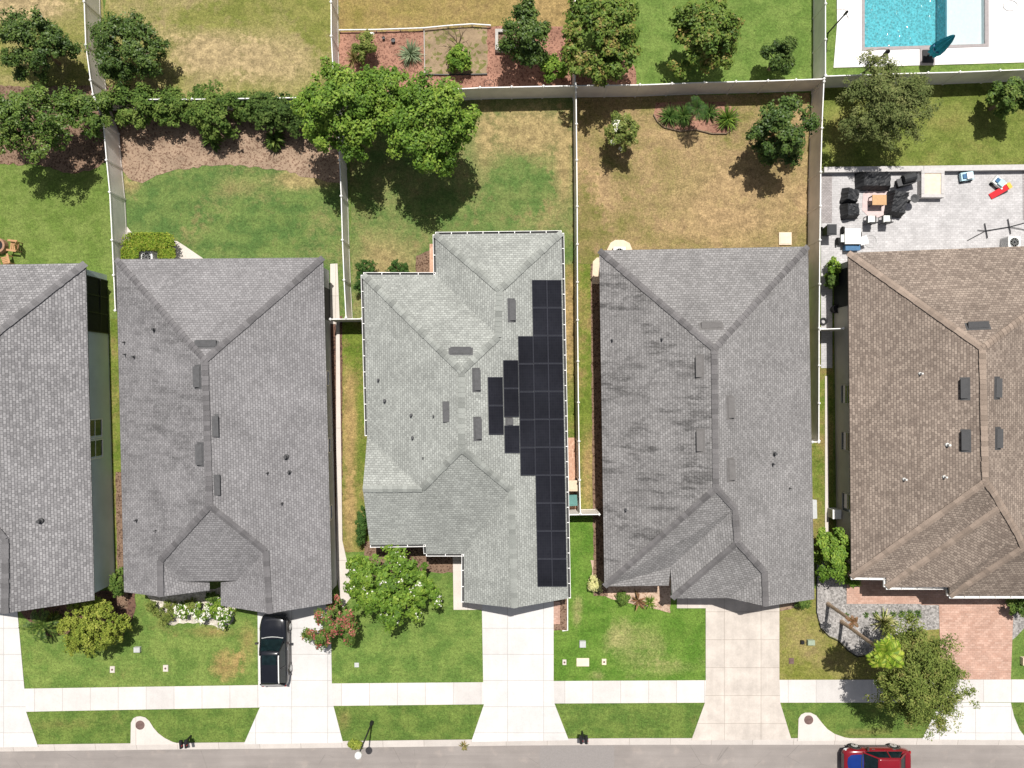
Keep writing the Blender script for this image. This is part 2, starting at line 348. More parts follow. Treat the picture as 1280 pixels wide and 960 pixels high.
# ------------------------------------------------------------------ mesh helpers
class MB:
    def __init__(s): s.v = []; s.f = []; s.m = []; s.c = []; s.mats = []
    def mi(s, mat):
        if mat not in s.mats: s.mats.append(mat)
        return s.mats.index(mat)
    def face(s, pts, mat, col=None):
        i = len(s.v); s.v += [tuple(p) for p in pts]; s.f.append(tuple(range(i, i + len(pts)))); s.m.append(s.mi(mat)); s.c.append(col or (1, 1, 1))
    def grid(s, verts, faces, mat, col=None):
        i = len(s.v); s.v += [tuple(p) for p in verts]
        for f in faces: s.f.append(tuple(a + i for a in f)); s.m.append(s.mi(mat)); s.c.append(col or (1, 1, 1))
    def hexa(s, b, t, mat, col=None):
        n = len(b)
        fs = [tuple(range(n))[::-1], tuple(range(n, 2 * n))] + [(k, (k + 1) % n, n + (k + 1) % n, n + k) for k in range(n)]
        s.grid(list(b) + list(t), fs, mat, col)
    def box(s, c, size, mat, rot=0, tilt=None, col=None):
        x, y, z = (q / 2 for q in size)
        rm = Matrix.Rotation(rot, 3, 'Z')
        if tilt is not None: rm = tilt
        pts = [Vector(c) + rm @ Vector(p) for p in ((-x, -y, -z), (x, -y, -z), (x, y, -z), (-x, y, -z), (-x, -y, z), (x, -y, z), (x, y, z), (-x, y, z))]
        s.hexa(pts[:4], pts[4:], mat, col)
    def prism(s, pts, z0, z1, mat):
        s.hexa([(p[0], p[1], z0) for p in pts], [(p[0], p[1], z1) for p in pts], mat)
    def tube(s, pts, rad, mat, n=7, cap=True, col=None):
        pts = [Vector(p) for p in pts]; vs = []
        for i, p in enumerate(pts):
            d = (pts[min(i + 1, len(pts) - 1)] - pts[max(i - 1, 0)]).normalized()
            u = d.cross(Vector((0, 0, 1)) if abs(d.z) < .9 else Vector((1, 0, 0))).normalized(); w = d.cross(u)
            r = rad[i] if isinstance(rad, (list, tuple)) else rad
            vs += [p + (u * math.cos(a) + w * math.sin(a)) * r for a in (2 * math.pi * k / n for k in range(n))]
        fs = [(i * n + k, i * n + (k + 1) % n, (i + 1) * n + (k + 1) % n, (i + 1) * n + k) for i in range(len(pts) - 1) for k in range(n)]
        if cap: fs += [tuple(range(n))[::-1], tuple(range((len(pts) - 1) * n, len(pts) * n))]
        s.grid(vs, fs, mat, col)
    def lathe(s, c, prof, mat, n=16, axis='Z'):
        vs = []
        for r, z in prof:
            for k in range(n):
                a = 2 * math.pi * k / n; p = Vector((r * math.cos(a), r * math.sin(a), z))
                if axis == 'Y': p = Vector((p.x, p.z, p.y))
                if axis == 'X': p = Vector((p.z, p.x, p.y))
                vs.append(Vector(c) + p)
        fs = [(i * n + k, i * n + (k + 1) % n, (i + 1) * n + (k + 1) % n, (i + 1) * n + k) for i in range(len(prof) - 1) for k in range(n)]
        fs += [tuple(range(n))[::-1], tuple(range((len(prof) - 1) * n, len(prof) * n))]
        s.grid(vs, fs, mat)
    def build(s, name, parent=None, smooth=False, merge=False, color=False):
        me = bpy.data.meshes.new(name); me.from_pydata(s.v, [], s.f)
        for m in s.mats: me.materials.append(m)
        me.polygons.foreach_set('material_index', s.m)
        if color:
            at = me.attributes.new('Col', 'FLOAT_COLOR', 'FACE')
            at.data.foreach_set('color', [q for c in s.c for q in (c[0], c[1], c[2], 1)])
        bm = bmesh.new(); bm.from_mesh(me)
        if merge: bmesh.ops.remove_doubles(bm, verts=bm.verts, dist=1e-4)
        bmesh.ops.recalc_face_normals(bm, faces=bm.faces); bm.to_mesh(me); bm.free()
        if smooth: me.polygons.foreach_set('use_smooth', [True] * len(me.polygons))
        o = bpy.data.objects.new(name, me); C.objects.link(o)
        if parent is not None:
            o.parent = parent
            o.matrix_parent_inverse = parent.matrix_basis.inverted()
        return o

def tag(o, label=None, cat=None, group=None, kind=None):
    if label: o['label'] = label
    if cat: o['category'] = cat
    if group: o['group'] = group
    if kind: o['kind'] = kind
    return o
def empty(name, loc, label, cat, group=None, rz=0):
    o = bpy.data.objects.new(name, None); C.objects.link(o); o.location = loc; o.rotation_euler = (0, 0, rz)
    o.empty_display_size = .3
    return tag(o, label, cat, group)
def world_of(o):     # matrix_basis is enough for top-level things
    return o.matrix_basis
def copy_tree(o, loc, rz=None, label=None, group=None):
    r = o.copy(); C.objects.link(r); r.location = loc
    if rz is not None: r.rotation_euler = (0, 0, rz)
    if label: r['label'] = label
    if group: r['group'] = group
    for ch in list(o.children):
        c = ch.copy(); C.objects.link(c); c.parent = r
        for g in list(ch.children):
            d = g.copy(); C.objects.link(d); d.parent = c
    return r
def local(parent, o):   # parts authored in the thing's own space
    o.parent = parent; o.matrix_parent_inverse = Matrix.Identity(4); return o

def ragged(pts, amp=.05, step=.35, seed=1):
    rr = random.Random(seed); out = []
    n = len(pts)
    for i in range(n):
        a, b = pts[i], pts[(i + 1) % n]; d = b - a; L = d.length; k = max(1, int(L / step))
        k = min(k, 160)
        nn = Vector((-d.y, d.x, 0)).normalized() if L > 0 else Vector((0, 0, 0))
        for j in range(k):
            p = a + d * (j / k)
            if j: p = p + nn * rr.uniform(-amp, amp)
            out.append(p)
    return out
LAYER = [0]
def sheet(name, pxs, mat, z=.004, amp=0, kind='structure', label=None, cat=None, seed=1, world=False):
    pts = [Vector((p[0], p[1], 0)) for p in pxs] if world else [P(x, y, 0) for x, y in pxs]
    if amp: pts = ragged(pts, amp, .3, seed)
    me = bpy.data.meshes.new(name); bm = bmesh.new()
    vs = [bm.verts.new((p.x, p.y, z)) for p in pts]; f = bm.faces.new(vs); f.normal_update()
    if f.normal.z < 0: f.normal_flip()
    bmesh.ops.triangulate(bm, faces=[f]); bm.to_mesh(me); bm.free()
    me.materials.append(mat); o = bpy.data.objects.new(name, me); C.objects.link(o)
    return tag(o, label, cat, kind=kind)
def zz(base):          # every sheet gets its own level inside its layer
    LAYER[0] += 1
    return base + LAYER[0] * .0002

# ------------------------------------------------------------------ ground
kerb_px = [(-120, 942), (0, 940.5), (160, 938.5), (320, 937), (480, 935), (640, 933), (800, 932), (960, 932), (1120, 932), (1280, 932.5), (1400, 933)]
kerb_w = 9.5
hx0, hx1, hy0, hy1 = P(1079.5, 0).x, P(1230.3, 0).x, P(0, 60.5).y, P(0, -140).y      # opening for the pool basin
b = MB()
for (x0, x1, y0, y1) in ((-4000, hx0, -4000, 4000), (hx1, 4000, -4000, 4000), (hx0, hx1, -4000, hy0), (hx0, hx1, hy1, 4000)):
    b.face([(x0, y0, -.16), (x1, y0, -.16), (x1, y1, -.16), (x0, y1, -.16)], M['lawn_mid'])
tag(b.build('ground'), kind='structure')
sheet('road', [(-900, 958)] + [(x, y - 1) for x, y in kerb_px] + [(2200, 938), (2200, 1240), (-900, 1240)], M['asphalt'], -.115)
sheet('yard_ground', [(-900, -900), (1079.3, -900), (1079.3, 60.5), (1230.3, 57), (1230.3, -900), (2200, -900), (2200, 928)] + [(x, y - kerb_w) for x, y in kerb_px[::-1]] + [(-900, 938)], M['lawn_mid'], -.004)
sheet('yard_ground', [(1079.2, -900), (1230.4, -900), (1230.4, -139), (1079.2, -139)], M['lawn_mid'], -.004)
b = MB()
for (a, q) in zip(kerb_px[:-1], kerb_px[1:]):      # rolled kerb: lip, slope, gutter
    A0, A1, A2 = P(a[0], a[1] - kerb_w), P(a[0], a[1] - kerb_w + 4), P(a[0], a[1])
    B0, B1, B2 = P(q[0], q[1] - kerb_w), P(q[0], q[1] - kerb_w + 4), P(q[0], q[1])
    A1.z = B1.z = -.03; A2.z = B2.z = -.108
    for v in (A0, B0): v.z = .02
    b.face([A0, A1, B1, B0], M['concrete_kerb']); b.face([A1, A2, B2, B1], M['concrete_kerb'])
tag(b.build('kerb', merge=True), kind='structure')

L = lambda name, pts, mk, amp=.06, seed=1: sheet(name, pts, M[mk], zz(.002), amp, seed=seed)
L('lawn', [(-200, -200), (128, -200), (128, 0), (134, 118), (-200, 118)], 'lawn_topleft')
L('lawn', [(128, -200), (424, -200), (424, 134), (134, 134)], 'lawn_topleft')
L('lawn', [(424, -200), (721, -200), (718, 60), (424, 60)], 'lawn_gold')
L('lawn', [(719, -200), (1020, -200), (1020, 118), (719, 126)], 'lawn_lush')
L('lawn', [(1016, -200), (1048, -200), (1048, 30), (1046, 83), (1290, 75), (1500, 70), (1500, 112), (1016, 116)], 'lawn_lush')
L('lawn', [(-200, 190), (157, 190), (163, 402), (-200, 402)], 'lawn_house1')
L('lawn', [(150, 150), (434, 150), (442, 400), (161, 402)], 'lawn_house2')
L('lawn', [(436, 118), (718, 121), (718, 350), (441, 402)], 'lawn_house3')
L('lawn', [(717, 121), (1014, 116), (1014, 330), (717, 330)], 'lawn_tan')
L('lawn', [(1013, 104), (1500, 92), (1500, 216), (1013, 216)], 'lawn_house5')
L('lawn', [(418, 399), (466, 399), (472, 700), (424, 700)], 'lawn_strip')
L('lawn', [(706, 330), (752, 330), (752, 640), (706, 640)], 'lawn_strip')
L('lawn', [(138, 398), (166, 398), (172, 750), (140, 750)], 'lawn_strip')
L('lawn', [(1000, 400), (1042, 400), (1042, 730), (1000, 730)], 'lawn_strip')
L('lawn', [(23, 735), (324, 735), (324, 860), (23, 862)], 'lawn_front1')
L('lawn', [(413, 690), (606, 690), (606, 856), (413, 856)], 'lawn_front2')
L('lawn', [(690, 640), (884, 640), (884, 853), (690, 853)], 'lawn_front3')
L('lawn', [(970, 740), (1178, 720), (1178, 853), (970, 853)], 'lawn_front4')
L('lawn', [(1258, 740), (1500, 740), (1500, 853), (1258, 853)], 'lawn_front2')
for (a, c_) in ((30, 327), (414, 608), (690, 884), (972, 1162), (1258, 1500)):
    ky = lambda x: next(p[1] + (q[1] - p[1]) * (x - p[0]) / (q[0] - p[0]) for p, q in zip(kerb_px[:-1], kerb_px[1:]) if p[0] <= x <= q[0]) - kerb_w - .3
    c2 = min(c_, 1399)
    L('lawn', [(a, 876), (c2, 872)] + [(x, ky(x)) for x in np.linspace(c2, a, 6)], 'lawn_kerb', 0)

B_ = lambda name, pts, mk, amp=.07, seed=3: sheet(name, pts, M[mk], zz(.012), amp, seed=seed)
B_('mulch_bed', [(134, 134), (426, 134), (431, 232), (415, 228), (385, 222), (352, 213), (318, 208), (270, 207), (225, 211), (196, 219), (178, 229), (160, 222), (154, 214)], 'mulch_tan', .10)
B_('mulch_bed', [(-60, 108), (146, 108), (155, 190), (128, 204), (112, 214), (85, 216), (50, 206), (0, 205), (-60, 205)], 'mulch_brown', .1)
B_('mulch_bed', [(424, 40), (520, 39), (620, 33), (716, 33), (718, 121), (424, 121)], 'mulch_red', .05)
B_('soil_bed', [(530, 35), (609, 34), (609, 93), (531, 93)], 'soil', .08)
B_('mulch_bed', [(720, 70), (788, 74), (795, 90), (796, 121), (719, 121)], 'mulch_red', .05)
B_('mulch_bed', [(817, 143), (830, 158), (850, 163), (870, 161), (890, 166), (908, 166), (921, 155), (921, 138), (905, 127), (820, 128)], 'mulch_red', .05)
B_('mulch_bed', [(16, 750), (168, 735), (169, 763), (166, 772), (150, 800), (120, 790), (60, 795), (40, 780)], 'mulch_dark', .1)
B_('stone_bed', [(182, 740), (205, 776), (212, 781), (235, 778), (262, 781), (278, 786), (292, 776), (296, 750), (280, 735)], 'gravel_white', .08)
B_('mulch_bed', [(455, 676), (534, 676), (566, 690), (566, 716), (456, 716)], 'mulch_brown')
B_('mulch_bed', [(738, 700), (758, 700), (838, 726), (838, 766), (824, 762), (800, 757), (760, 747), (743, 737)], 'mulch_pale', .05)
B_('mulch_bed', [(738, 330), (756, 330), (760, 745), (742, 745)], 'mulch_brown', .04)
B_('mulch_bed', [(975, 735), (1016, 735), (1008, 756), (975, 764)], 'mulch_tan', .05)
B_('mulch_bed', [(413, 395), (428, 395), (428, 690), (413, 690)], 'mulch_dark', .03)
B_('mulch_bed', [(690, 744), (709, 744), (709, 788), (692, 788)], 'mulch_brown', .03)
B_('mulch_bed', [(520, 320), (552, 306), (552, 350), (520, 350)], 'mulch_brown', .06)
B_('mulch_bed', [(145, 590), (156, 590), (160, 760), (147, 760)], 'mulch_brown', .04)
B_('gravel_bed', [(1021, 700), (1021, 742), (1021, 765), (1026, 784), (1037, 795), (1048, 800), (1060, 812), (1072, 820), (1086, 818), (1108, 800), (1130, 790), (1180, 786), (1180, 700)], 'gravel', .03)
B_('gravel_bed', [(1262, 765), (1300, 740), (1300, 785), (1280, 785), (1265, 800)], 'gravel', .05)
b = MB()
eb = [P(*q) for q in ((1021, 715), (1020.5, 742), (1020.5, 765), (1025.5, 785), (1036.5, 796), (1047.5, 801), (1059.5, 813), (1071.5, 821), (1086, 819))]
b.tube([p + Vector((0, 0, .04)) for p in eb], .035, M['black'], 6)
tag(b.build('bed_edging'), 'thin black edging strip curving round the grey gravel bed', 'garden edging')

K = lambda name, pts, mk, amp=0: sheet(name, pts, M[mk], zz(.03), amp)
K('sidewalk', [(-200, 865), (0, 861), (124, 859), (324, 856), (414, 854), (603, 852.5), (692, 851), (882, 850), (974, 849.5), (1280, 849), (1500, 849),
               (1500, 877), (1280, 877.5), (974, 878), (881, 878), (692, 879), (605, 880), (417, 882), (325, 884), (124, 887.5), (0, 890), (-200, 893)], 'concrete_walk')
K('driveway', [(-110, 740), (22, 762), (31, 861), (33, 889), (48, 933), (-130, 936), (-112, 892)], 'concrete')
K('driveway', [(322, 740), (413, 738), (415, 854), (417, 882), (429, 928), (305, 930), (325, 884), (323, 856)], 'concrete')
K('driveway', [(602, 735), (692, 735), (692, 851), (693, 879), (711, 925), (589, 927), (605, 880), (604, 852)], 'concrete')
K('driveway', [(882, 735), (974, 735), (974, 849), (975, 878), (989, 924), (864, 925), (881, 878), (882, 850)], 'concrete_warm')
K('driveway', [(1172, 720), (1268, 720), (1263, 849), (1176, 849)], 'paver_red')
K('driveway', [(1174, 878), (1263, 878), (1267, 895), (1274, 912), (1284, 925), (1152, 924), (1163, 902)], 'concrete')
K('drain_apron', [(163.5, 931), (164, 903), (167, 897.5), (171, 895.5), (176, 895), (182, 896.5), (187, 901), (192, 909), (198, 916), (206, 922), (216, 927), (228, 930)], 'concrete_kerb')
K('drain_apron', [(997, 926), (998, 898), (1001, 893), (1006, 890.5), (1013, 890.5), (1020, 894), (1027, 903), (1034, 911), (1043, 917), (1056, 921.5), (1080, 925)], 'concrete_kerb')
K('path', [(566, 690), (581, 690), (603, 757), (603, 762), (567, 762)], 'slab')
K('path', [(420, 400), (424.5, 400), (428, 675), (437, 716), (440, 745), (428, 760), (421, 720)], 'slab')
K('path', [(846, 730), (884, 730), (884, 760), (846, 760)], 'concrete_warm')
K('path', [(707, 547), (719, 547), (720.5, 600), (707, 600)], 'brick')
K('path', [(692, 752), (700, 752), (700, 780), (692, 780)], 'paver_red')
K('path', [(1058, 715), (1178, 715), (1178, 756), (1152, 756), (1150, 754.5), (1058, 754.5)], 'paver_red')
K('path', [(1031, 470), (1034.5, 470), (1036, 700), (1031, 700)], 'slab')
K('patio', [(1026, 213), (1500, 206), (1500, 345), (1100, 345), (1040, 345), (1040, 460), (1026, 460)], 'paver_grey')
sheet('patio_border', [(1027, 219), (1039.5, 219), (1039.5, 279), (1027, 279)], M['paver_dark'], zz(.045))
sheet('patio_border', [(1277.5, 212), (1300, 212), (1300, 275), (1278, 275)], M['paver_dark'], zz(.045))
K('patio', [(413, 330), (422, 329.5), (425, 405), (413, 405)], 'slab')
K('slab_pad', [(158, 282), (166, 292), (176, 296), (218, 299), (232, 308), (257, 325), (257, 345), (160, 345)], 'slab')
sheet('slab_pad', [(758, 314), (763, 303.5), (769, 300), (779, 300), (787, 304), (791, 314), (791, 322), (758, 322)], M['tan'], zz(.03))
sheet('slab_pad', [(740, 355), (741, 327), (746, 322), (752, 322), (752, 355)], M['tan'], zz(.03))
sheet('path', [(537, 305), (546, 305), (546, 350), (537, 350)], M['brick'], zz(.03))
sheet('slab_pad', [(692, 600), (721, 600), (723, 640), (706, 640)], M['brick'], zz(.03))
# asphalt patch in the road
sheet('road_patch', [(675, 933), (768, 933), (768, 990), (675, 990)], plain('darker asphalt', (.245, .225, .215), .9, var=.1, scale=12), -.108, .03)

# ------------------------------------------------------------------ houses
def roof_faces(name, house, faces, mats, thick=.16):
    me = bpy.data.meshes.new(name); bm = bmesh.new(); uvl = bm.loops.layers.uv.new('UVMap')
    vd = {}
    def vert(p):
        k = (round(p.x, 2), round(p.y, 2), round(p.z, 2))
        if k not in vd: vd[k] = bm.verts.new(p)
        return vd[k]
    ml = []
    for pts, mt in zip(faces, mats):
        if mt not in ml: ml.append(mt)
        f = bm.faces.new([vert(p) for p in pts]); f.normal_update()
        if f.normal.z < 0: f.normal_flip()
        f.material_index = ml.index(mt)
        n = f.normal; u = Vector((0, 0, 1)).cross(n)
        u = u.normalized() if u.length > 1e-3 else Vector((1, 0, 0)); w = n.cross(u)
        for lp in f.loops: lp[uvl].uv = (lp.vert.co.dot(u) + 100, lp.vert.co.dot(w) + 100)
    bm.to_mesh(me); bm.free()
    for m in ml: me.materials.append(m)
    o = bpy.data.objects.new(name, me); C.objects.link(o)
    o.parent = house; o.matrix_parent_inverse = house.matrix_basis.inverted()
    md = o.modifiers.new('thick', 'SOLIDIFY'); md.thickness = thick; md.offset = -1
    return o

def caps(roof, segs, mat, w=.40, lo=.84, hi=1.08, seed=1):
    rr = random.Random(seed); b = MB()
    for A, Bp, kind in segs:
        d = Bp - A; Ln = d.length; d.normalize(); k = max(1, int(Ln / .30))
        side = Vector((-d.y, d.x, 0)).normalized(); drop = (.42 if kind == 'r' else .30) * w / 2
        for i in range(k):
            a = A + d * (Ln * i / k); c = A + d * (Ln * (i + 1) / k + .03)
            g = rr.uniform(lo, hi) if rr.random() > .25 else rr.uniform(lo * .85, lo)
            ww = w * rr.uniform(.92, 1.05)
            up = Vector((0, 0, .085)); up2 = Vector((0, 0, .062)); dn = Vector((0, 0, -drop * .9))
            for sg in (1, -1):
                b.face([a + up2, c + up, c + up + side * sg * ww / 2 + dn, a + up2 + side * sg * ww / 2 + dn], mat, (g, g, g))
                b.face([c + up + side * sg * ww / 2 + dn, c + up, c + Vector((0, 0, -.02)), c + side * sg * ww / 2 + dn + Vector((0, 0, -.02))], mat, (g, g, g))
    return b.build('ridge_cap', roof, color=True)

def frame_on(pl, px, py):
    p = onplane(px, py, pl); n = pl[1]
    u = Vector((0, 0, 1)).cross(n).normalized(); w = n.cross(u)   # u level, w up the slope
    return p, Matrix((u, w, n)).transposed(), u, w, n
def vents(roof, pl, lst, mat='ventmetal', lenm=1.25, wid=.36):
    for (px, py) in lst:
        p, m3, u, w, n = frame_on(pl, px, py)
        b = MB()
        x, y, h = lenm / 2, wid / 2, .20
        loc = lambda a, c, d: p + u * a + w * c + n * d
        b.hexa([loc(-x, -y, 0), loc(x, -y, 0), loc(x, y, 0), loc(-x, y, 0)], [loc(-x, -y, h), loc(x, -y, h), loc(x, y, .04), loc(-x, y, .04)], M[mat])
        b.hexa([loc(-x - .12, -y - .02, .0), loc(x + .12, -y - .02, 0), loc(x + .12, y + .12, 0), loc(-x - .12, y + .12, 0)],
               [loc(-x - .12, -y - .02, .012), loc(x + .12, -y - .02, .012), loc(x + .12, y + .12, .012), loc(-x - .12, y + .12, .012)], M[mat])
        b.hexa([loc(-x + .04, -y - .015, .02), loc(x - .04, -y - .015, .02), loc(x - .04, -y, .02), loc(-x + .04, -y, .02)],
               [loc(-x + .04, -y - .015, h - .02), loc(x - .04, -y - .015, h - .02), loc(x - .04, -y, h - .02), loc(-x + .04, -y, h - .02)], M['black'])
        b.build('roof_vent', roof)
def pipes(roof, pl, lst, mat='ventdark'):
    for (px, py, r) in lst:
        p, m3, u, w, n = frame_on(pl, px, py); b = MB()
        b.lathe(p, [(r * 1.3, -.06), (r * 1.25, .05), (r * .75, .08), (r * .75, .30), (r * .6, .30)], M[mat], 10)
        b.build('vent_pipe', roof, smooth=False)

def inset(pts, d):
    n = len(pts); ar = sum(pts[i].x * pts[(i + 1) % n].y - pts[(i + 1) % n].x * pts[i].y for i in range(n)); sg = 1 if ar > 0 else -1
    out = []
    for i in range(n):
        a, b, c = pts[i - 1], pts[i], pts[(i + 1) % n]
        e1 = Vector((b.x - a.x, b.y - a.y)).normalized(); e2 = Vector((c.x - b.x, c.y - b.y)).normalized()
        n1 = Vector((-e1.y, e1.x)) * sg; n2 = Vector((-e2.y, e2.x)) * sg
        q = (n1 + n2); q = q / max(.35, q.dot(n1))
        out.append(Vector((b.x + q.x * d, b.y + q.y * d, b.z)))
    return out
def walls(house, outline, mat, d=.38, gables=()):
    ip = inset(outline, d); b = MB(); n = len(ip)
    for i in range(n):
        p, q = ip[i], ip[(i + 1) % n]
        zp, zq = outline[i].z - .14, outline[(i + 1) % n].z - .14
        b.face([(p.x, p.y, 0), (q.x, q.y, 0), (q.x, q.y, zq), (p.x, p.y, zp)], mat)
    for (i, j, ap) in gables:
        p, q = ip[i], ip[j]; mid = (p + q) / 2
        dv = (q - p); dv.z = 0; dv.normalize(); t = (Vector((ap.x, ap.y, 0)) - Vector((p.x, p.y, 0))).dot(dv)
        a = Vector((p.x, p.y, 0)) + dv * t
        b.face([(p.x, p.y, outline[i].z - .14), (q.x, q.y, outline[j].z - .14), (a.x, a.y, ap.z - .24)], mat)
    return b.build('wall', house), ip

def window(house, p, u, out, w, h, z, fm='white'):
    """p: point on wall plane (xy), u: along wall, out: outward normal"""
    b = MB(); c = p + Vector((0, 0, z))
    def bx(a0, a1, z0, z1, d0, d1, mat):
        b.hexa([c + u * a0 + out * d0 + Vector((0, 0, z0)), c + u * a1 + out * d0 + Vector((0, 0, z0)), c + u * a1 + out * d1 + Vector((0, 0, z0)), c + u * a0 + out * d1 + Vector((0, 0, z0))],
               [c + u * a0 + out * d0 + Vector((0, 0, z1)), c + u * a1 + out * d0 + Vector((0, 0, z1)), c + u * a1 + out * d1 + Vector((0, 0, z1)), c + u * a0 + out * d1 + Vector((0, 0, z1))], mat)
    t = .07
    bx(-w / 2 - t, -w / 2, -t, h + t, -.02, .05, M[fm]); bx(w / 2, w / 2 + t, -t, h + t, -.02, .05, M[fm])
    bx(-w / 2, w / 2, h, h + t, -.02, .05, M[fm]); bx(-w / 2, w / 2, -t, 0, -.02, .07, M[fm])
    bx(-w / 2, w / 2, h * .55, h * .55 + .05, -.01, .035, M[fm])
    f = b.build('window', house); b = MB()
    bx(-w / 2, w / 2, 0, h, -.02, .012, M['glass']); b.build('pane', f)

def gutter(house, A, Bp, out, z=None, strap=.95, wid=.13, dark='trough'):
    """open U gutter along an eave; trough dark, lips and straps white"""
    b = MB(); d = (Bp - A); L_ = d.length; d.normalize(); up = Vector((0, 0, 1))
    A = A - up * .02; 
    def bar(s0, s1, o0, o1, z0, z1, mat):
        q = [A + d * s0 + out * o0, A + d * s1 + out * o0, A + d * s1 + out * o1, A + d * s0 + out * o1]
        b.hexa([v + up * z0 for v in q], [v + up * z1 for v in q], mat)
    bar(0, L_, .005, wid, -.12, -.105, M[dark]); bar(0, L_, wid, wid + .03, -.12, .0, M['white'])
    bar(0, L_, .004, .012, -.105, -.01, M[dark])
    k = max(1, int(L_ / strap))
    for i in range(k + 1):
        s = min(L_ - .05, L_ * i / k); bar(s, s + .05, .012, wid, -.03, -.005, M['white'])
    return b.build('gutter', house)

def garage(house, A, Bp, out, w=4.6):
    d = (Bp - A); L_ = d.length; d.normalize(); mid = (A + Bp) / 2; b = MB()
    for k in range(4):
        q0 = mid - d * w / 2 + out * .0; q1 = mid + d * w / 2
        z0, z1 = .03 + k * .53, .03 + k * .53 + .51
        b.hexa([Vector((v.x, v.y, z0)) for v in (q0, q1, q1 + out * .05, q0 + out * .05)], [Vector((v.x, v.y, z1)) for v in (q0, q1, q1 + out * .05, q0 + out * .05)], M['white'])
    b.build('garage_door', house)
def door(house, p, u, out, mat='wood'):
    b = MB(); q0 = p - u * .46; q1 = p + u * .46
    b.hexa([Vector((v.x, v.y, .05)) for v in (q0, q1, q1 + out * .05, q0 + out * .05)], [Vector((v.x, v.y, 2.1)) for v in (q0, q1, q1 + out * .05, q0 + out * .05)], M[mat])
    o = b.build('door', house); b = MB(); c = p + u * .36 + out * .08; b.box((c.x, c.y, 1.0), (.06, .06, .12), M['chrome']); b.build('handle', o)

E = 2.8
def house_obj(label): 
    return empty('house', (0, 0, 0), label, 'house', 'houses along the street')
X, Y = Vector((1, 0, 0)), Vector((0, 1, 0))

# --- house two (grey, gabled garage, black car in its drive)
def build_house2():
    hs = house_obj('grey shingled house with a black car parked at its garage'); hs.location = P(280, 540); 
    A, Bc, Cc, BL = P(145, 324, E), P(404, 322, E), P(415, 754, E), P(155, 740, E)
    R1, R2 = P(256, 450, 5.35), P(262, 632, 5.35)
    left = plane3(A, BL, R1); right = plane3(Bc, Cc, R1); rear = plane3(A, Bc, R1)
    R2 = onplane(262, 632, left); 
    Lp, La = onplane(200, 701, left), onplane(200.5, 746, left)
    Mp, Ga = onplane(332, 689, right), onplane(337, 767, right)
    fr = plane3(R2, Lp, Mp); v1, v2 = onplane(224, 727, fr), onplane(296, 726, fr)
    gl = plane3(Lp, La, P(262, 738, E)); g1, g2 = onplane(262, 728, gl), P(262, 738, E)
    gr = plane3(Mp, Ga, P(276, 757, E)); D = P(276, 757, E); D2 = onplane(276, 728, gr)
    a, s = M['roof2'], M['roof2s']
    rf = roof_faces('roof', hs, [[A, Bc, R1], [A, R1, R2, Lp, La, BL], [Bc, Cc, Ga, Mp, R2, R1], [R2, Lp, v1, v2, Mp], [Lp, v1, g1, g2, La], [Mp, Ga, D, D2, v2]], [a, s, a, a, a, a])
    caps(rf, [(A, R1, 'h'), (Bc, R1, 'h'), (R1, R2, 'r'), (Lp, R2, 'h'), (Mp, R2, 'h'), (La, Lp, 'r'), (Ga, Mp, 'r')], M['cap2'], seed=2)
    vents(rf, rear, [(258, 430)]); vents(rf, left, [(247, 471), (250, 568)]); vents(rf, right, [(269, 533), (271, 606)])
    pipes(rf, left, [(193, 412, .09), (156, 428, .05), (157, 443, .05), (168, 446, .07), (171, 650, .07), (195, 663, .04)])
    pipes(rf, right, [(358, 571, .13), (362, 590, .09), (335, 591, .05), (353, 629, .05)])
    ol = [A, BL, P(262, 738, E), P(262, 727, E), P(276, 727, E), D, Cc, Bc]
    w, ip = walls(hs, ol, M['wall2'], gables=[(1, 2, La), (5, 6, Ga)])
    garage(hs, ip[5], ip[6], -Y)
    door(hs, (ip[3] + ip[4]) / 2, X, -Y)
    window(hs, Vector(((ip[1].x + ip[2].x) / 2, ip[1].y - .0, 0)), X, -Y, 1.6, 1.3, .9)
    for py in (470, 560, 650):
        p = ip[7].lerp(ip[6], (py - 322) / 432); window(hs, Vector((p.x, p.y, 0)), Y, X, .9, 1.2, 1.0)
    p0 = ip[7].lerp(ip[6], .06); p1 = ip[7].lerp(ip[6], .16); b = MB()
    b.hexa([Vector((q.x, q.y, .05)) for q in (p0, p1, p1 + X * .02, p0 + X * .02)], [Vector((q.x, q.y, 2.5)) for q in (p0, p1, p1 + X * .02, p0 + X * .02)], M['screen']); b.build('porch_screen', hs)
build_house2()

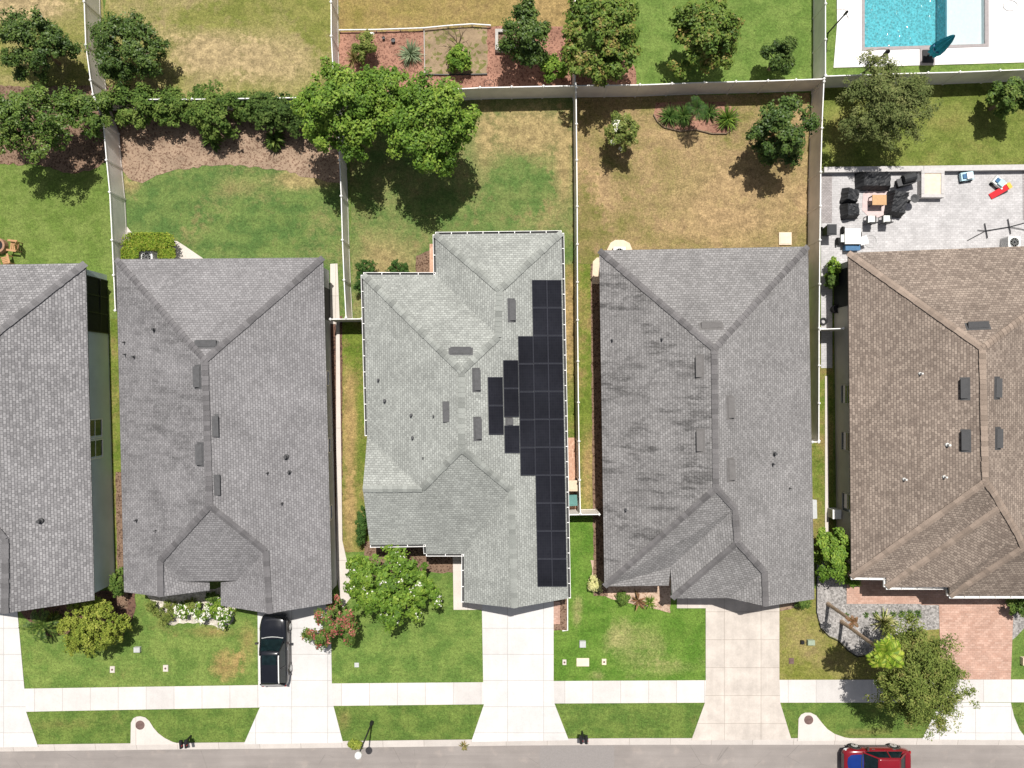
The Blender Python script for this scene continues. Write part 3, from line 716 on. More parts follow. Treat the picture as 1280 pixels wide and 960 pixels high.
# --- house three (sage roof with solar panels)
def build_house3():
    hs = house_obj('sage green roofed house with black solar panels'); hs.location = P(580, 520)
    t1, t2, t3, TL2 = P(544, 293, E), P(702, 291, E), P(545, 343.5, E), P(454, 343.5, E)
    BR = P(710.5, 748, E); W5 = P(459, 545, E); F1, F2 = P(462.5, 681.5, E), P(532, 680.5, E)
    R1 = P(577, 464, 5.35)
    right = plane3(t2, BR, R1); left = plane3(TL2, W5, R1); R2 = onplane(577, 561, right)
    r1, r2 = onplane(624.5, 362, right), onplane(622.5, 421, right)
    rearm = plane3(TL2, t3, R1); rb = plane3(t1, t3, r1)
    fr = plane3(R2, F1, F2); Lp = onplane(527, 611, fr); Ap = onplane(453.5, 611, fr)
    Mp, Ga = onplane(639, 613, right), onplane(643, 760, right)
    v, F3, F2b = onplane(580, 692.5, fr), onplane(532.5, 692.5, fr), F2
    gl = plane3(Mp, Ga, v); D = onplane(580, 753, gl)
    a = M['roof3']
    rf = roof_faces('roof', hs, [[t1, t2, r1], [t2, BR, Ga, Mp, R2, R1, r2, r1], [t1, r1, r2, t3], [t3, r2, R1, TL2], [TL2, R1, R2, Lp, W5], [W5, Lp, Ap], [R2, Mp, v, F3, F2, F1, Ap, Lp], [Mp, Ga, D, v]], [a] * 8)
    caps(rf, [(t1, r1, 'h'), (t2, r1, 'h'), (r1, r2, 'r'), (r2, R1, 'h'), (TL2, R1, 'h'), (R1, R2, 'r'), (Lp, R2, 'h'), (Mp, R2, 'h'), (Ap, Lp, 'r'), (Ga, Mp, 'r')], M['cap3'], w=.42, lo=.86, hi=1.14, seed=3)
    vents(rf, rearm, [(576, 438.5)]); vents(rf, right, [(640, 388), (596, 475), (597.5, 536)]); vents(rf, left, [(558.5, 514.5)])
    vents(rf, right, [(637, 527)], lenm=.4, wid=.34)
    pipes(rf, left, [(473, 475, .08), (481, 501, .10), (514, 519, .09), (516, 547, .09), (542, 520, .05), (529, 572, .05)], 'ventmetal')
    # solar panels
    def panel(x0, x1, y0, y1, lean):
        n = right[1]; sh = lambda y: (y - 350) * lean
        q = [onplane(x + sh(y), y, right) for x, y in ((x0, y0), (x1, y0), (x1, y1), (x0, y1))]
        c = sum(q, Vector()) / 4; q = [c + (p - c) * .985 for p in q]
        me = bpy.data.meshes.new('solar_panel'); bm = bmesh.new(); uvl = bm.loops.layers.uv.new('UVMap')
        bt = [bm.verts.new(p + n * .08) for p in q]; tp = [bm.verts.new(p + n * .125) for p in q]
        inn = [bm.verts.new(c + (p - c) * .97 + n * .127) for p in q]
        for k in range(4): bm.faces.new([bt[k], bt[(k + 1) % 4], tp[(k + 1) % 4], tp[k]]); bm.faces.new([tp[k], tp[(k + 1) % 4], inn[(k + 1) % 4], inn[k]])
        bm.faces.new(bt[::-1]); f = bm.faces.new(inn); f.material_index = 1
        for lp, uv in zip(f.loops, ((0, 0), (.97, 0), (.97, 1.62), (0, 1.62))): lp[uvl].uv = uv
        bmesh.ops.recalc_face_normals(bm, faces=bm.faces); bm.to_mesh(me); bm.free()
        me.materials.append(M['solarframe']); me.materials.append(M['solar'])
        o = bpy.data.objects.new('solar_panel', me); C.objects.link(o); o.parent = rf
        return o
    S = 34.8; ln = .0185
    rows = []
    for k in range(11): rows += [(664.0, 682.4, 350 + k * S, 350 + (k + 1) * S), (682.4, 700.8, 350 + k * S, 350 + (k + 1) * S)]
    for k in range(5): rows.append((645.4, 663.8, 420 + k * S, 420 + (k + 1) * S))
    rows += [(626.2, 645.0, 450, 485.4), (626.2, 645.0, 485.4, 521), (626.2, 645.0, 531.5, 566), (606.6, 625.4, 471, 506.8), (606.6, 625.4, 506.8, 543)]
    for r in rows: panel(*r, ln)
    ol = [TL2, W5, F1, F2, P(532.5, 692.5, E), P(580, 692.5, E), P(580, 753, E), BR, t2, t1, t3]
    w, ip = walls(hs, ol, M['wall3'], gables=[(1, 2, Ap), (6, 7, Ga)])
    garage(hs, ip[6], ip[7], -Y); door(hs, (ip[4] + ip[5]) / 2, X, -Y)
    window(hs, Vector(((ip[2].x + ip[3].x) / 2, ip[2].y, 0)), X, -Y, 1.8, 1.3, .9)
    for t in (.2, .5, .8):
        p = ip[0].lerp(ip[1], t); window(hs, Vector((p.x, p.y, 0)), Y, -X, .9, 1.2, 1.0)
    p = (ip[9] + ip[8]) / 2; window(hs, Vector((p.x, p.y, 0)), X, Y, 2.4, 1.9, .2)
    for (q0, q1, o) in ((TL2, W5, -X), (t1, t2, Y), (t1, t3, -X), (TL2, t3, Y), (t2, BR, X), (F1, F2, -Y), (F2, F3, X * 1), (F3, v, -Y), (v, D, -X)):
        gutter(hs, q0, q1, o if (q0, q1) != (F2, F3) else -X)
build_house3()

def build_house4():
    hs = house_obj('dark grey streak stained house beside the tan back yard'); hs.location = P(880, 530)
    TL, TR, BR, BL = P(749, 313, E), P(1010, 308, E), P(1018, 749, E), P(755.5, 733, E)
    R1 = P(893, 436, 5.3); left = plane3(TL, BL, R1); right = plane3(TR, BR, R1); rear = plane3(TL, TR, R1)
    R2 = onplane(895, 610, left)
    k1, k2 = onplane(919, 636, right), onplane(922, 678, right); m, Ga = onplane(956, 715, right), onplane(957.5, 758, right)
    f4 = plane3(R2, BL, P(836, 732, E)); v, Fc = onplane(838, 709, f4), P(836, 732, E)
    sl = plane3(k1, k2, P(840, 748, E)); c1 = P(840, 748, E); v = onplane(838, 709, sl)
    sf = plane3(k2, c1, m); v3 = onplane(911, 747.5, sf)
    a, s = M['roof4'], M['roof4s']
    rf = roof_faces('roof', hs, [[TL, TR, R1], [TL, R1, R2, BL], [TR, BR, Ga, m, k2, k1, R2, R1], [R2, k1, v, Fc, BL], [k1, k2, c1, v], [k2, m, v3, c1], [m, Ga, v3]], [a, s, a, a, a, a, a])
    caps(rf, [(TL, R1, 'h'), (TR, R1, 'h'), (R1, R2, 'r'), (BL, R2, 'h'), (k1, R2, 'h'), (k1, k2, 'r'), (c1, k2, 'h'), (m, k2, 'h'), (Ga, m, 'r')], M['cap4'], seed=4)
    vents(rf, rear, [(889, 407)], 'ventgrey'); vents(rf, left, [(874, 458.5), (875, 551)], 'ventgrey'); vents(rf, right, [(913, 509.5), (914, 587)], 'ventgrey')
    pipes(rf, left, [(765, 425, .07), (827, 424, .07), (782, 637, .08)], 'ventmetal'); pipes(rf, right, [(968, 567, .11), (966, 580, .07), (987, 610, .04)])
    ol = [TL, BL, Fc, P(838, 732, E), c1, BR, TR]
    ol = [TL, BL, P(838, 732, E), c1, BR, TR]
    w, ip = walls(hs, ol, M['wall4'], gables=[])
    b = MB(); p, q = ip[3].lerp(ip[4], .38), ip[4]; ap = p.lerp(q, .5)
    b.face([(p.x, p.y, E - .14), (q.x, q.y, E - .14), (ap.x, ap.y, Ga.z - .24)], M['wall4']); b.build('gable_wall', hs)
    garage(hs, ip[3].lerp(ip[4], .25), ip[4], -Y)
    window(hs, Vector(((ip[1].x + ip[2].x) / 2, ip[1].y, 0)), X, -Y, 1.8, 1.3, .9)
    for t in (.2, .5, .75):
        p = ip[0].lerp(ip[1], t); window(hs, Vector((p.x, p.y, 0)), Y, -X, .9, 1.2, 1.0)
    b = MB(); q0, q1, q2, q3 = P(1013, 624, 2.55), P(1021, 625, 2.4), P(1021.5, 648, 2.4), P(1013, 649, 2.55)
    b.hexa([v_ - Vector((0, 0, .1)) for v_ in (q0, q1, q2, q3)], [q0, q1, q2, q3], M['boxgrey']); b.build('bay_roof', hs)
build_house4()

def build_house1():
    hs = house_obj('grey house at the left edge with a blue grey side wall'); hs.location = P(0, 540)
    TL, TR, BR = P(-155, 333, E), P(107, 329, E), P(118, 750, E); R1 = P(-22, 430, 5.3)
    right = plane3(TR, BR, R1); rear = plane3(TL, TR, R1); R2 = onplane(-20, 645, right)
    m, Ga = onplane(6, 674, right), onplane(6, 767, right); BL = P(-150, 712, E)
    left = plane3(TL, BL, R1); R1 = R1; fr = plane3(R2, m, BL); v = onplane(-70, 712, fr); gl = plane3(m, Ga, v); D = onplane(-72, 757, gl)
    a = M['roof1']
    rf = roof_faces('roof', hs, [[TL, TR, R1], [TR, BR, Ga, m, R2, R1], [TL, R1, R2, BL], [R2, m, v, BL], [m, Ga, D, v]], [a] * 5)
    caps(rf, [(TR, R1, 'h'), (TL, R1, 'h'), (R1, R2, 'r'), (m, R2, 'h'), (BL, R2, 'h'), (Ga, m, 'r')], M['cap1'], w=.46, seed=5)
    pipes(rf, right, [(51, 651, .14)])
    ol = [TL, BL, P(-70, 712, E), P(-70, 757, E), BR, TR]
    w, ip = walls(hs, ol, M['wall1'], d=.30, gables=[(3, 4, Ga)])
    garage(hs, ip[3], ip[4].lerp(ip[3], .2), -Y)
    for py in (537, 564):
        t = (py - 329) / 421; p = ip[5].lerp(ip[4], t); window(hs, Vector((p.x, p.y, 0)), Y, X, 1.15, 1.25, 1.1)
    p0, p1 = ip[5].lerp(ip[4], .02), ip[5].lerp(ip[4], .19); b = MB()
    b.hexa([Vector((q.x, q.y, .05)) for q in (p0, p1, p1 + X * .03, p0 + X * .03)], [Vector((q.x, q.y, 2.5)) for q in (p0, p1, p1 + X * .03, p0 + X * .03)], M['screen']); o = b.build('porch_screen', hs)
    b = MB()
    for t in (.02, .075, .13, .19):
        p = ip[5].lerp(ip[4], t); b.box((p.x + .05, p.y, 1.28), (.05, .07, 2.5), M['black'])
    p, q = p0, p1; b.box(((p.x + q.x) / 2 + .05, (p.y + q.y) / 2, .9), (.05, (p - q).length, .06), M['black'])
    b.build('screen_frame', o)
build_house1()

def build_house5():
    hs = house_obj('brown tan shingled house at the right edge beside the paved patio'); hs.location = P(1200, 530)
    TL, TR, BL, BR = P(1060, 316, E), P(1405, 303, E), P(1064, 721.5, E), P(1400, 745, E); R1 = P(1228, 435, 5.7)
    left = plane3(TL, BL, R1); right = plane3(TR, BR, R1); rear = plane3(TL, TR, R1); R2 = onplane(1232, 602, left)
    k1, k2 = onplane(1245, 620, right), onplane(1252, 633, right); m, m2 = onplane(1273, 669, right), onplane(1280, 684, right)
    f1 = plane3(R2, BL, k1); v1 = onplane(1108, 722, f1); c1 = P(1108, 734, E)
    sf = plane3(k2, m, c1); v2 = onplane(1187, 734, sf); c2 = P(1187, 745, E)
    a = M['roof5']
    rf = roof_faces('roof', hs, [[TL, TR, R1], [TL, R1, R2, BL], [R2, k1, v1, BL], [k1, k2, c1, v1], [k2, m, v2, c1], [m, m2, c2, v2], [m2, BR, c2], [TR, BR, m2, m, k2, k1, R2, R1]], [a] * 8)
    caps(rf, [(TL, R1, 'h'), (TR, R1, 'h'), (R1, R2, 'r'), (BL, R2, 'h'), (k1, R2, 'h'), (k2, k1, 'r'), (c1, k2, 'h'), (m, k2, 'h'), (c2, m2, 'h'), (m2, m, 'r')], M['cap5'], w=.42, lo=.85, hi=1.1, seed=6)
    vents(rf, rear, [(1222, 407)], 'ventdark'); vents(rf, left, [(1205, 486), (1206, 551)], 'ventdark', lenm=1.15, wid=.40); vents(rf, right, [(1247, 485), (1248, 548)], 'ventdark', lenm=1.15, wid=.28)
    pipes(rf, left, [(1150, 467, .08), (1130, 599, .08), (1184, 556, .10), (1180, 596, .08)], 'pipe_light')
    ol = [TL, BL, P(1108, 722, E), c1, P(1187, 734, E), c2, BR, TR]
    w, ip = walls(hs, ol, M['wall5'], d=.40)
    garage(hs, ip[5], ip[6].lerp(ip[5], .45), -Y); door(hs, (ip[3] + ip[4]) / 2, X, -Y)
    for py in (492, 555, 637):
        t = (py - 316) / 405; p = ip[0].lerp(ip[1], t); window(hs, Vector((p.x, p.y, 0)), Y, -X, 1.15, 1.35, 1.0, 'wall5')
    p0, p1 = ip[0].lerp(ip[1], .02), ip[0].lerp(ip[1], .145); b = MB()
    b.hexa([Vector((q.x, q.y, .05)) for q in (p0, p1, p1 - X * .03, p0 - X * .03)], [Vector((q.x, q.y, 2.5)) for q in (p0, p1, p1 - X * .03, p0 - X * .03)], M['screen']); b.build('porch_screen', hs)
    for q0, q1, o in ((BL, P(1108, 722, E), -Y), (P(1108, 722, E), c1, -X), (c1, P(1187, 734, E), -Y), (P(1187, 734, E), c2, -X), (c2, BR, -Y)):
        gutter(hs, q0, q1, o, dark='white')
build_house5()

# ------------------------------------------------------------------ fences
def fence(label, tops, h=1.83, spacing=2.42, mat='vinyl', group='white vinyl fences'):
    pts = [P(x, y, h) for x, y in tops]; base = Vector((pts[0].x, pts[0].y, 0))
    root = empty('fence', base, label, 'fence', group)
    posts = []
    for a, c in zip(pts[:-1], pts[1:]):
        L_ = (c - a).length; k = max(1, round(L_ / spacing))
        for i in range(k): posts.append(a.lerp(c, i / k))
    posts.append(pts[-1])
    for p in posts:
        b = MB(); b.box((p.x, p.y, (h + .02) / 2), (.115, .115, h + .02), M[mat])
        b.lathe((p.x, p.y, h + .02), [(.10, 0), (.10, .025), (.01, .075)], M['white'], 4); b.build('post', root)
    for p, q in zip(posts[:-1], posts[1:]):
        d = q - p; d.z = 0; L_ = d.length; d.normalize(); ang = math.atan2(d.y, d.x); c = (p + q) / 2; b = MB()
        b.box((c.x, c.y, h / 2 - .01), (L_ - .11, .035, h - .12), M[mat], ang)
        b.box((c.x, c.y, h - .05), (L_ - .11, .06, .09), M['white'], ang); b.box((c.x, c.y, .10), (L_ - .11, .06, .10), M[mat], ang)
        b.build('panel', root)
fence('white fence between the two upper left yards, partly under the dark trees', [(104, -40), (105, 2), (107, 56), (113, 100), (116, 118)])
fence('white side fence running down to the grey house with the black car', [(118, 122), (129, 155), (133, 200), (137, 240), (140, 300), (144, 388)])
fence('white back fence behind the hedge plants of the tan mulch bed', [(119, 124), (240, 124), (425, 121)])
fence('white back fence along the red mulch garden', [(424, 120), (520, 114), (600, 109.5), (719, 107)])
fence('white back fence behind the dry tan yard', [(720, 107), (800, 106), (880, 103), (960, 101), (1030, 98.5)])
fence('white back fence below the swimming pool', [(1032, 95), (1120, 92), (1200, 90), (1300, 86), (1420, 82)])
fence('white fence between the patchy yard and the red mulch garden', [(413.5, -40), (414, 45), (416.5, 92), (418, 119)])
fence('white side fence left of the sage roofed house', [(420, 124), (424.5, 200), (426.5, 245), (428, 300), (430, 350), (432.5, 397)])
fence('white fence beside the bushy tree at the top centre', [(719, -40), (719, 104)])
fence('white side fence left of the dry tan yard', [(720, 110), (721, 200), (721.5, 258), (722, 400), (723, 503), (724.5, 600), (725.5, 642)])
fence('white fence between the lush top lawn and the pool', [(1032, -40), (1032, 94)])
fence('white side fence right of the dry tan yard', [(1030, 102), (1027.5, 160), (1026, 215), (1025, 300), (1024, 410), (1023.7, 551)])
fence('short white fence return beside the long side fence end', [(1015.5, 552.5), (1023.2, 552.5)], group='short fence returns')
fence('short white gate fence between the black car house and sage roofed house', [(413, 399), (452, 398.5)], group='short fence returns')
fence('short white gate fence by the green bin', [(711, 643.5), (749, 643)], group='short fence returns')
fence('short white gate fence by the coiled hose beside the tan house', [(1025, 411.5), (1054, 410.5)], group='short fence returns')

b = MB(); e0 = [P(x, y, .25) for x, y in ((424, 37.5), (470, 37), (500, 36), (529, 35), (560, 32), (590, 30), (613, 31.5))]
b.tube(e0, .05, M['white'], 6)
root = empty('garden_rail', (e0[0].x, e0[0].y, 0), 'low white rail along the top of the red mulch garden', 'garden rail')
b.build('rail', root)
for p in e0:
    b = MB(); b.tube([(p.x, p.y, 0), (p.x, p.y, .27)], .035, M['white'], 6); b.build('post', root)
b = MB(); e1 = [P(x, y, .1) for x, y in ((530, 93), (570, 93.5), (609, 92.5))]; b.tube(e1, .05, M['black'], 6); e2 = [P(x, y, .1) for x, y in ((530, 36), (531, 93))]; b.tube(e2, .035, M['greywood'], 6)
tag(b.build('bed_edging'), 'dark timber edging round the leaf strewn soil bed', 'garden edging')
b = MB(); e1 = [P(x, y, .08) for x, y in ((817, 143), (822, 152), (830, 159), (850, 164), (870, 162), (890, 167), (908, 167), (921, 156), (921, 140))]; b.tube(e1, .05, M['bark'], 6)
tag(b.build('bed_edging'), 'curved edging of the ornamental grass bed in the tan yard', 'garden edging')
b = MB(); e1 = [P(x, y, .08) for x, y in ((709.5, 745), (709.5, 788), (703, 788.5))]; b.tube(e1, .04, M['white'], 6)
tag(b.build('bed_edging'), 'white edging of the small bed beside the garage corner', 'garden edging')

# ------------------------------------------------------------------ plants
def leaves_mesh(name, pos, nrm, size, asp, cols, mat, rng, droop=None):
    n = len(pos)
    t = rng.normal(size=(n, 3)); nrm = nrm / np.linalg.norm(nrm, axis=1)[:, None]
    t -= nrm * np.sum(t * nrm, axis=1)[:, None]; t /= np.linalg.norm(t, axis=1)[:, None] + 1e-9
    s = np.cross(nrm, t); L_ = (size * rng.uniform(.65, 1.35, n))[:, None]; W = L_ * asp
    v = np.empty((n, 4, 3)); v[:, 0] = pos - t * L_ * .5; v[:, 1] = pos + s * W * .5 + nrm * L_ * .06; v[:, 2] = pos + t * L_ * .5 - nrm * L_ * .08; v[:, 3] = pos - s * W * .5 + nrm * L_ * .06
    return quads(name, v.reshape(-1, 3), cols, mat)
def quads(name, verts, cols, mat):
    nq = len(verts) // 4
    me = bpy.data.meshes.new(name); me.vertices.add(nq * 4); me.vertices.foreach_set('co', verts.astype(np.float32).ravel())
    me.loops.add(nq * 4); me.loops.foreach_set('vertex_index', np.arange(nq * 4, dtype=np.int32))
    me.polygons.add(nq); me.polygons.foreach_set('loop_start', np.arange(0, nq * 4, 4, dtype=np.int32))
    me.update(calc_edges=True)
    at = me.attributes.new('Col', 'FLOAT_COLOR', 'FACE')
    at.data.foreach_set('color', np.concatenate([cols, np.ones((nq, 1))], 1).astype(np.float32).ravel())
    me.materials.append(mat); o = bpy.data.objects.new(name, me); C.objects.link(o)
    return o

PAL = {
 'dark':   [(0.025, 0.052, 0.010), (0.047, 0.086, 0.017), (0.076, 0.122, 0.024), (0.118, 0.168, 0.039)],
 'mid':    [(0.037, 0.075, 0.012), (0.070, 0.123, 0.021), (0.107, 0.164, 0.030), (0.156, 0.205, 0.046)],
 'bright': [(0.050, 0.104, 0.011), (0.089, 0.167, 0.019), (0.140, 0.226, 0.028), (0.217, 0.296, 0.044)],
 'maple':  [(0.049, 0.094, 0.014), (0.086, 0.143, 0.021), (0.139, 0.193, 0.033), (0.271, 0.205, 0.066)],
 'olive':  [(0.068, 0.100, 0.018), (0.120, 0.160, 0.032), (0.176, 0.212, 0.048), (0.240, 0.224, 0.072)],
 'feather':[(0.072, 0.100, 0.026), (0.112, 0.140, 0.042), (0.156, 0.180, 0.060), (0.208, 0.216, 0.080)],
 'yellow': [(0.088, 0.132, 0.015), (0.154, 0.198, 0.026), (0.229, 0.264, 0.040), (0.308, 0.326, 0.070)],
 'lime':   [(0.117, 0.198, 0.014), (0.180, 0.279, 0.023), (0.261, 0.351, 0.036), (0.342, 0.378, 0.054)],
 'round':  [(.024, .060, .012), (.036, .085, .016), (.052, .108, .02), (.068, .125, .025)],
}
def crown(name, c, rad, nclump, per, leaf, asp, pal, mat, seed, clump_r=.3, spike=0, flower=None, flower_frac=0, flower_size=.12, up=.75, hole=.22, flat=.6, lobes=None, lr=.26):
    """c: crown centre (local), rad: (rx,ry,rz). Boughs spread over the crown, leaf clumps on every bough."""
    rng = np.random.default_rng(seed)
    c = np.array(c); rad = np.array(rad)
    nl = lobes or int(np.clip(nclump / 11, 12, 46))
    k = np.arange(nl) + .5; z = 1 - 1.35 * k / nl; ph = k * 2.399963 + rng.uniform(-.35, .35, nl)
    ld = np.stack([np.sqrt(1 - z * z) * np.cos(ph), np.sqrt(1 - z * z) * np.sin(ph), z], 1) + rng.normal(size=(nl, 3)) * .13
    ld /= np.linalg.norm(ld, axis=1)[:, None]
    lf = (1 - lr * .62) * rng.uniform(.62, 1.16, nl)
    if spike: lf *= 1 - spike * .45 + spike * np.maximum(0, np.sin(np.arctan2(ld[:, 1], ld[:, 0]) * 5 + seed)) * (1 - np.abs(ld[:, 2]))
    lc = ld * lf[:, None]; lsz = lr * rng.uniform(.7, 1.3, nl)
    li = rng.integers(0, nl, nclump)
    q = rng.normal(size=(nclump, 3)); q /= np.linalg.norm(q, axis=1)[:, None]; q *= (rng.random(nclump) ** .45)[:, None]
    q = q * np.array([1, 1, .8]) + ld[li] * .25 * rng.random(nclump)[:, None]
    u = lc[li] + q * lsz[li][:, None]
    inner = rng.random(nclump) < hole * .45
    u[inner] *= rng.uniform(.3, .8, inner.sum())[:, None]
    cp = c + u * rad; d = u / (np.linalg.norm(u, axis=1)[:, None] + 1e-6)
    pal_a = np.array(PAL[pal]) * 1.14; tcl = np.clip(.45 * rng.beta(1.5, 1.7, nl)[li] + .55 * rng.beta(1.5, 1.7, nclump), 0, 1)
    n = nclump * per; idx = np.repeat(np.arange(nclump), per)
    q = rng.normal(size=(n, 3)); q /= np.linalg.norm(q, axis=1)[:, None]; q *= (rng.random(n) ** .5)[:, None]; q[:, 2] *= flat
    cr = (clump_r * rng.uniform(.55, 1.35, nclump))[idx]
    pos = cp[idx] + q * cr[:, None]
    nr = q * .9 + d[idx] * .35 + np.array([0, 0, up + .25]) + rng.normal(size=(n, 3)) * .36
    t = np.clip(tcl[idx] * 1.05 + rng.normal(size=n) * .17, 0, .999) * (len(pal_a) - 1)
    i0 = t.astype(int); fr = (t - i0)[:, None]; cols = pal_a[i0] * (1 - fr) + pal_a[np.minimum(i0 + 1, len(pal_a) - 1)] * fr
    cols = cols * rng.uniform(.8, 1.2, (n, 1))
    size = np.full(n, leaf)
    if flower:
        fc = rng.random(nclump) < flower_frac * 2; fm = fc[idx] & (q[:, 2] > 0.0) & (rng.random(n) < .55)
        fl = np.array(flower); cols[fm] = fl[rng.integers(0, len(fl), fm.sum())] * rng.uniform(.8, 1.15, (fm.sum(), 1)); size[fm] = flower_size
        pos[fm, 2] += .06
    o = leaves_mesh(name, pos, nr, size, asp, cols, mat, rng)
    return o, cp

def tree(name, label, cat, px, py, rx, ry, ztop, zlow, pal='mid', dens=1., leaf=.155, asp=.62, clump=.33, seed=1, group=None, mat='leaf', trunk_r=.11, per=36, bark='bark', **kw):
    zc = (ztop + zlow) / 2; s = (H - zc) / F
    ctr = P(px, py, zc); base = Vector((ctr.x, ctr.y, 0)); root = empty(name, base, label, cat, group)
    r3 = (rx * s, ry * s, (ztop - zlow) / 2)
    area = r3[0] * r3[1] * 3 + (r3[0] + r3[1]) * r3[2] * 2
    nc = int(area * 8.6 * dens * (.33 / clump) ** 1.6)
    o, cp = crown('crown', (0, 0, zc), r3, nc, per, leaf, asp, pal, M[mat], seed, clump, **kw)
    local(root, o)
    b = MB(); rr = random.Random(seed)
    th = zlow + (zc - zlow) * .5
    b.tube([(0, 0, -.05), (.03, .02, th * .5), (0, 0, th)], [trunk_r * 1.25, trunk_r, trunk_r * .8], M[bark], 8)
    for k in range(min(12, 5 + nc // 40)):
        e = Vector(cp[rr.randrange(len(cp))]); e = Vector((0, 0, zc)).lerp(e, .85); mid = Vector((0, 0, th * .95)).lerp(e, .5) + Vector((rr.uniform(-.15, .15), rr.uniform(-.15, .15), .15))
        b.tube([(0, 0, th * .85), mid, e], [trunk_r * .55, trunk_r * .35, trunk_r * .12], M[bark], 5)
    local(root, b.build('trunk'))
    return root
def bush(name, label, cat, px, py, rx, ry, ztop, pal='mid', seed=1, group=None, dens=1.3, leaf=.12, clump=.2, zlow=.05, mat='leafmatte', per=24, **kw):
    zc = (ztop + zlow) / 2; s = (H - zc) / F; ctr = P(px, py, zc)
    r3 = (rx * s, ry * s, (ztop - zlow) / 2); nc = max(46, int((r3[0] * r3[1] * 3 + (r3[0] + r3[1]) * r3[2] * 2) * 14 * dens * (.25 / clump) ** 1.3))
    o, cp = crown(name, (0, 0, zc), r3, nc, per, leaf, kw.pop('asp', .6), pal, M[mat], seed, clump, **kw)
    o.location = (ctr.x, ctr.y, 0)
    return tag(o, label, cat, group)

GT = 'trees in the back yards'
tree('tree', 'dark bushy tree in the top left corner yard', 'tree', 42, 57, 49, 42, 4.2, .8, 'dark', 1.3, seed=11, group=GT, mat='leafglossy')
tree('tree', 'dark bushy tree against the top left white fence', 'tree', 156, 60, 48, 44, 4.0, .6, 'dark', 1.3, seed=12, group=GT, mat='leafglossy')
tree('tree', 'tall mid green tree above the brown mulch at the left edge', 'tree', 34, 152, 54, 42, 5.6, 1.6, 'mid', 1.2, seed=13, group=GT, mat='leafglossy')
tree('tree', 'leafy tree touching the left fence where the mulch beds meet', 'tree', 106, 140, 32, 30, 3.6, .6, 'mid', 1.2, seed=14, group=GT)
tree('tree', 'big bright green leafy tree over the long side fence', 'tree', 428, 140, 60, 55, 7.0, 2.0, 'bright', 1.15, leaf=.185, clump=.40, per=42, seed=15, group=GT, spike=.12)
tree('tree', 'biggest bright green tree spreading over the patchy back lawn', 'tree', 535, 158, 66, 62, 7.2, 2.2, 'bright', 1.2, leaf=.185, clump=.40, per=42, seed=16, group=GT, spike=.12)
tree('tree', 'smaller bright green tree between the two biggest trees', 'tree', 476, 118, 40, 36, 6.0, 2.0, 'bright', 1.1, leaf=.18, clump=.38, per=42, seed=17, group=GT)
tree('tree', 'dense dark green tree rising from the red mulch garden', 'tree', 657, 46, 29, 40, 4.2, .6, 'dark', 1.4, leaf=.17, seed=18, group=GT, mat='leafglossy')
tree('tree', 'bushy tree with rusty tips at the top centre fence', 'tree', 754, 46, 48, 58, 5.6, .8, 'maple', 1.15, leaf=.2, seed=19, group=GT, spike=.15)
tree('tree', 'star shaped open tree alone on the lush top lawn', 'tree', 884, 48, 44, 48, 5.0, .8, 'maple', 1.0, leaf=.2, seed=20, group=GT, spike=.35)
tree('tree', 'small dark tree on the lush lawn near the pool fence', 'tree', 973, 72, 23, 22, 2.8, .5, 'dark', 1.3, leaf=.16, clump=.26, seed=21, group=GT, spike=.2)
tree('tree', 'small round tree dotted with white blossoms on the dry tan yard', 'tree', 776, 165, 20, 22, 3.0, .6, 'olive', 1.4, leaf=.14, clump=.24, seed=22, group=GT, flower=[(.8, .78, .7)], flower_frac=.02, flower_size=.2)
tree('tree', 'dark glossy tree on the dry tan yard beside the long fence', 'tree', 975, 164, 38, 38, 4.4, .8, 'dark', 1.35, leaf=.18, seed=23, group=GT, mat='leafglossy')
tree('tree', 'feathery grey green tree below the pool fence', 'tree', 1105, 132, 58, 48, 5.0, 1.0, 'feather', 1.7, leaf=.17, asp=.34, clump=.36, seed=24, group=GT, per=40, mat='leafmatte', spike=.3)
tree('tree', 'small round tree at the right edge above the patio', 'tree', 1262, 122, 26, 23, 3.2, .5, 'mid', 1.4, leaf=.17, clump=.26, seed=25, group=GT)
FT = 'trees in the front yards'
tree('tree', 'dense round yellow green tree on the left front lawn', 'tree', 117, 783, 38, 31, 2.9, .3, 'yellow', 2.0, leaf=.12, clump=.2, seed=26, group=FT, per=22, hole=.15, lobes=60, lr=.22, mat='leafmatte')
tree('tree', 'white flowering tree on the front lawn left of the sage roofed house', 'tree', 487, 734, 53, 48, 4.2, 1.0, 'bright', 1.05, leaf=.20, seed=27, group=FT, flower=[(.82, .80, .74), (.75, .74, .66)], flower_frac=.05, flower_size=.13, spike=.2)
tree('tree', 'red flowering small tree beside the driveway with the black car', 'tree', 417, 782, 31, 31, 3.2, .6, 'mid', .75, leaf=.2, asp=.4, clump=.28, seed=28, group=FT, flower=[(.36, .11, .085), (.43, .17, .13), (.29, .075, .065)], flower_frac=.32, flower_size=.20, spike=.25)
tree('tree', 'small bright green tree between the dark grey and tan houses', 'tree', 1041, 692, 22, 36, 3.0, .4, 'bright', 1.2, leaf=.18, clump=.28, seed=29, group=FT)
tree('tree', 'large feathery olive tree over the right pavement', 'tree', 1148, 848, 58, 64, 6.4, 1.6, 'olive', 2.0, leaf=.17, asp=.36, clump=.40, seed=30, group=FT, per=44, mat='leafmatte', spike=.22)

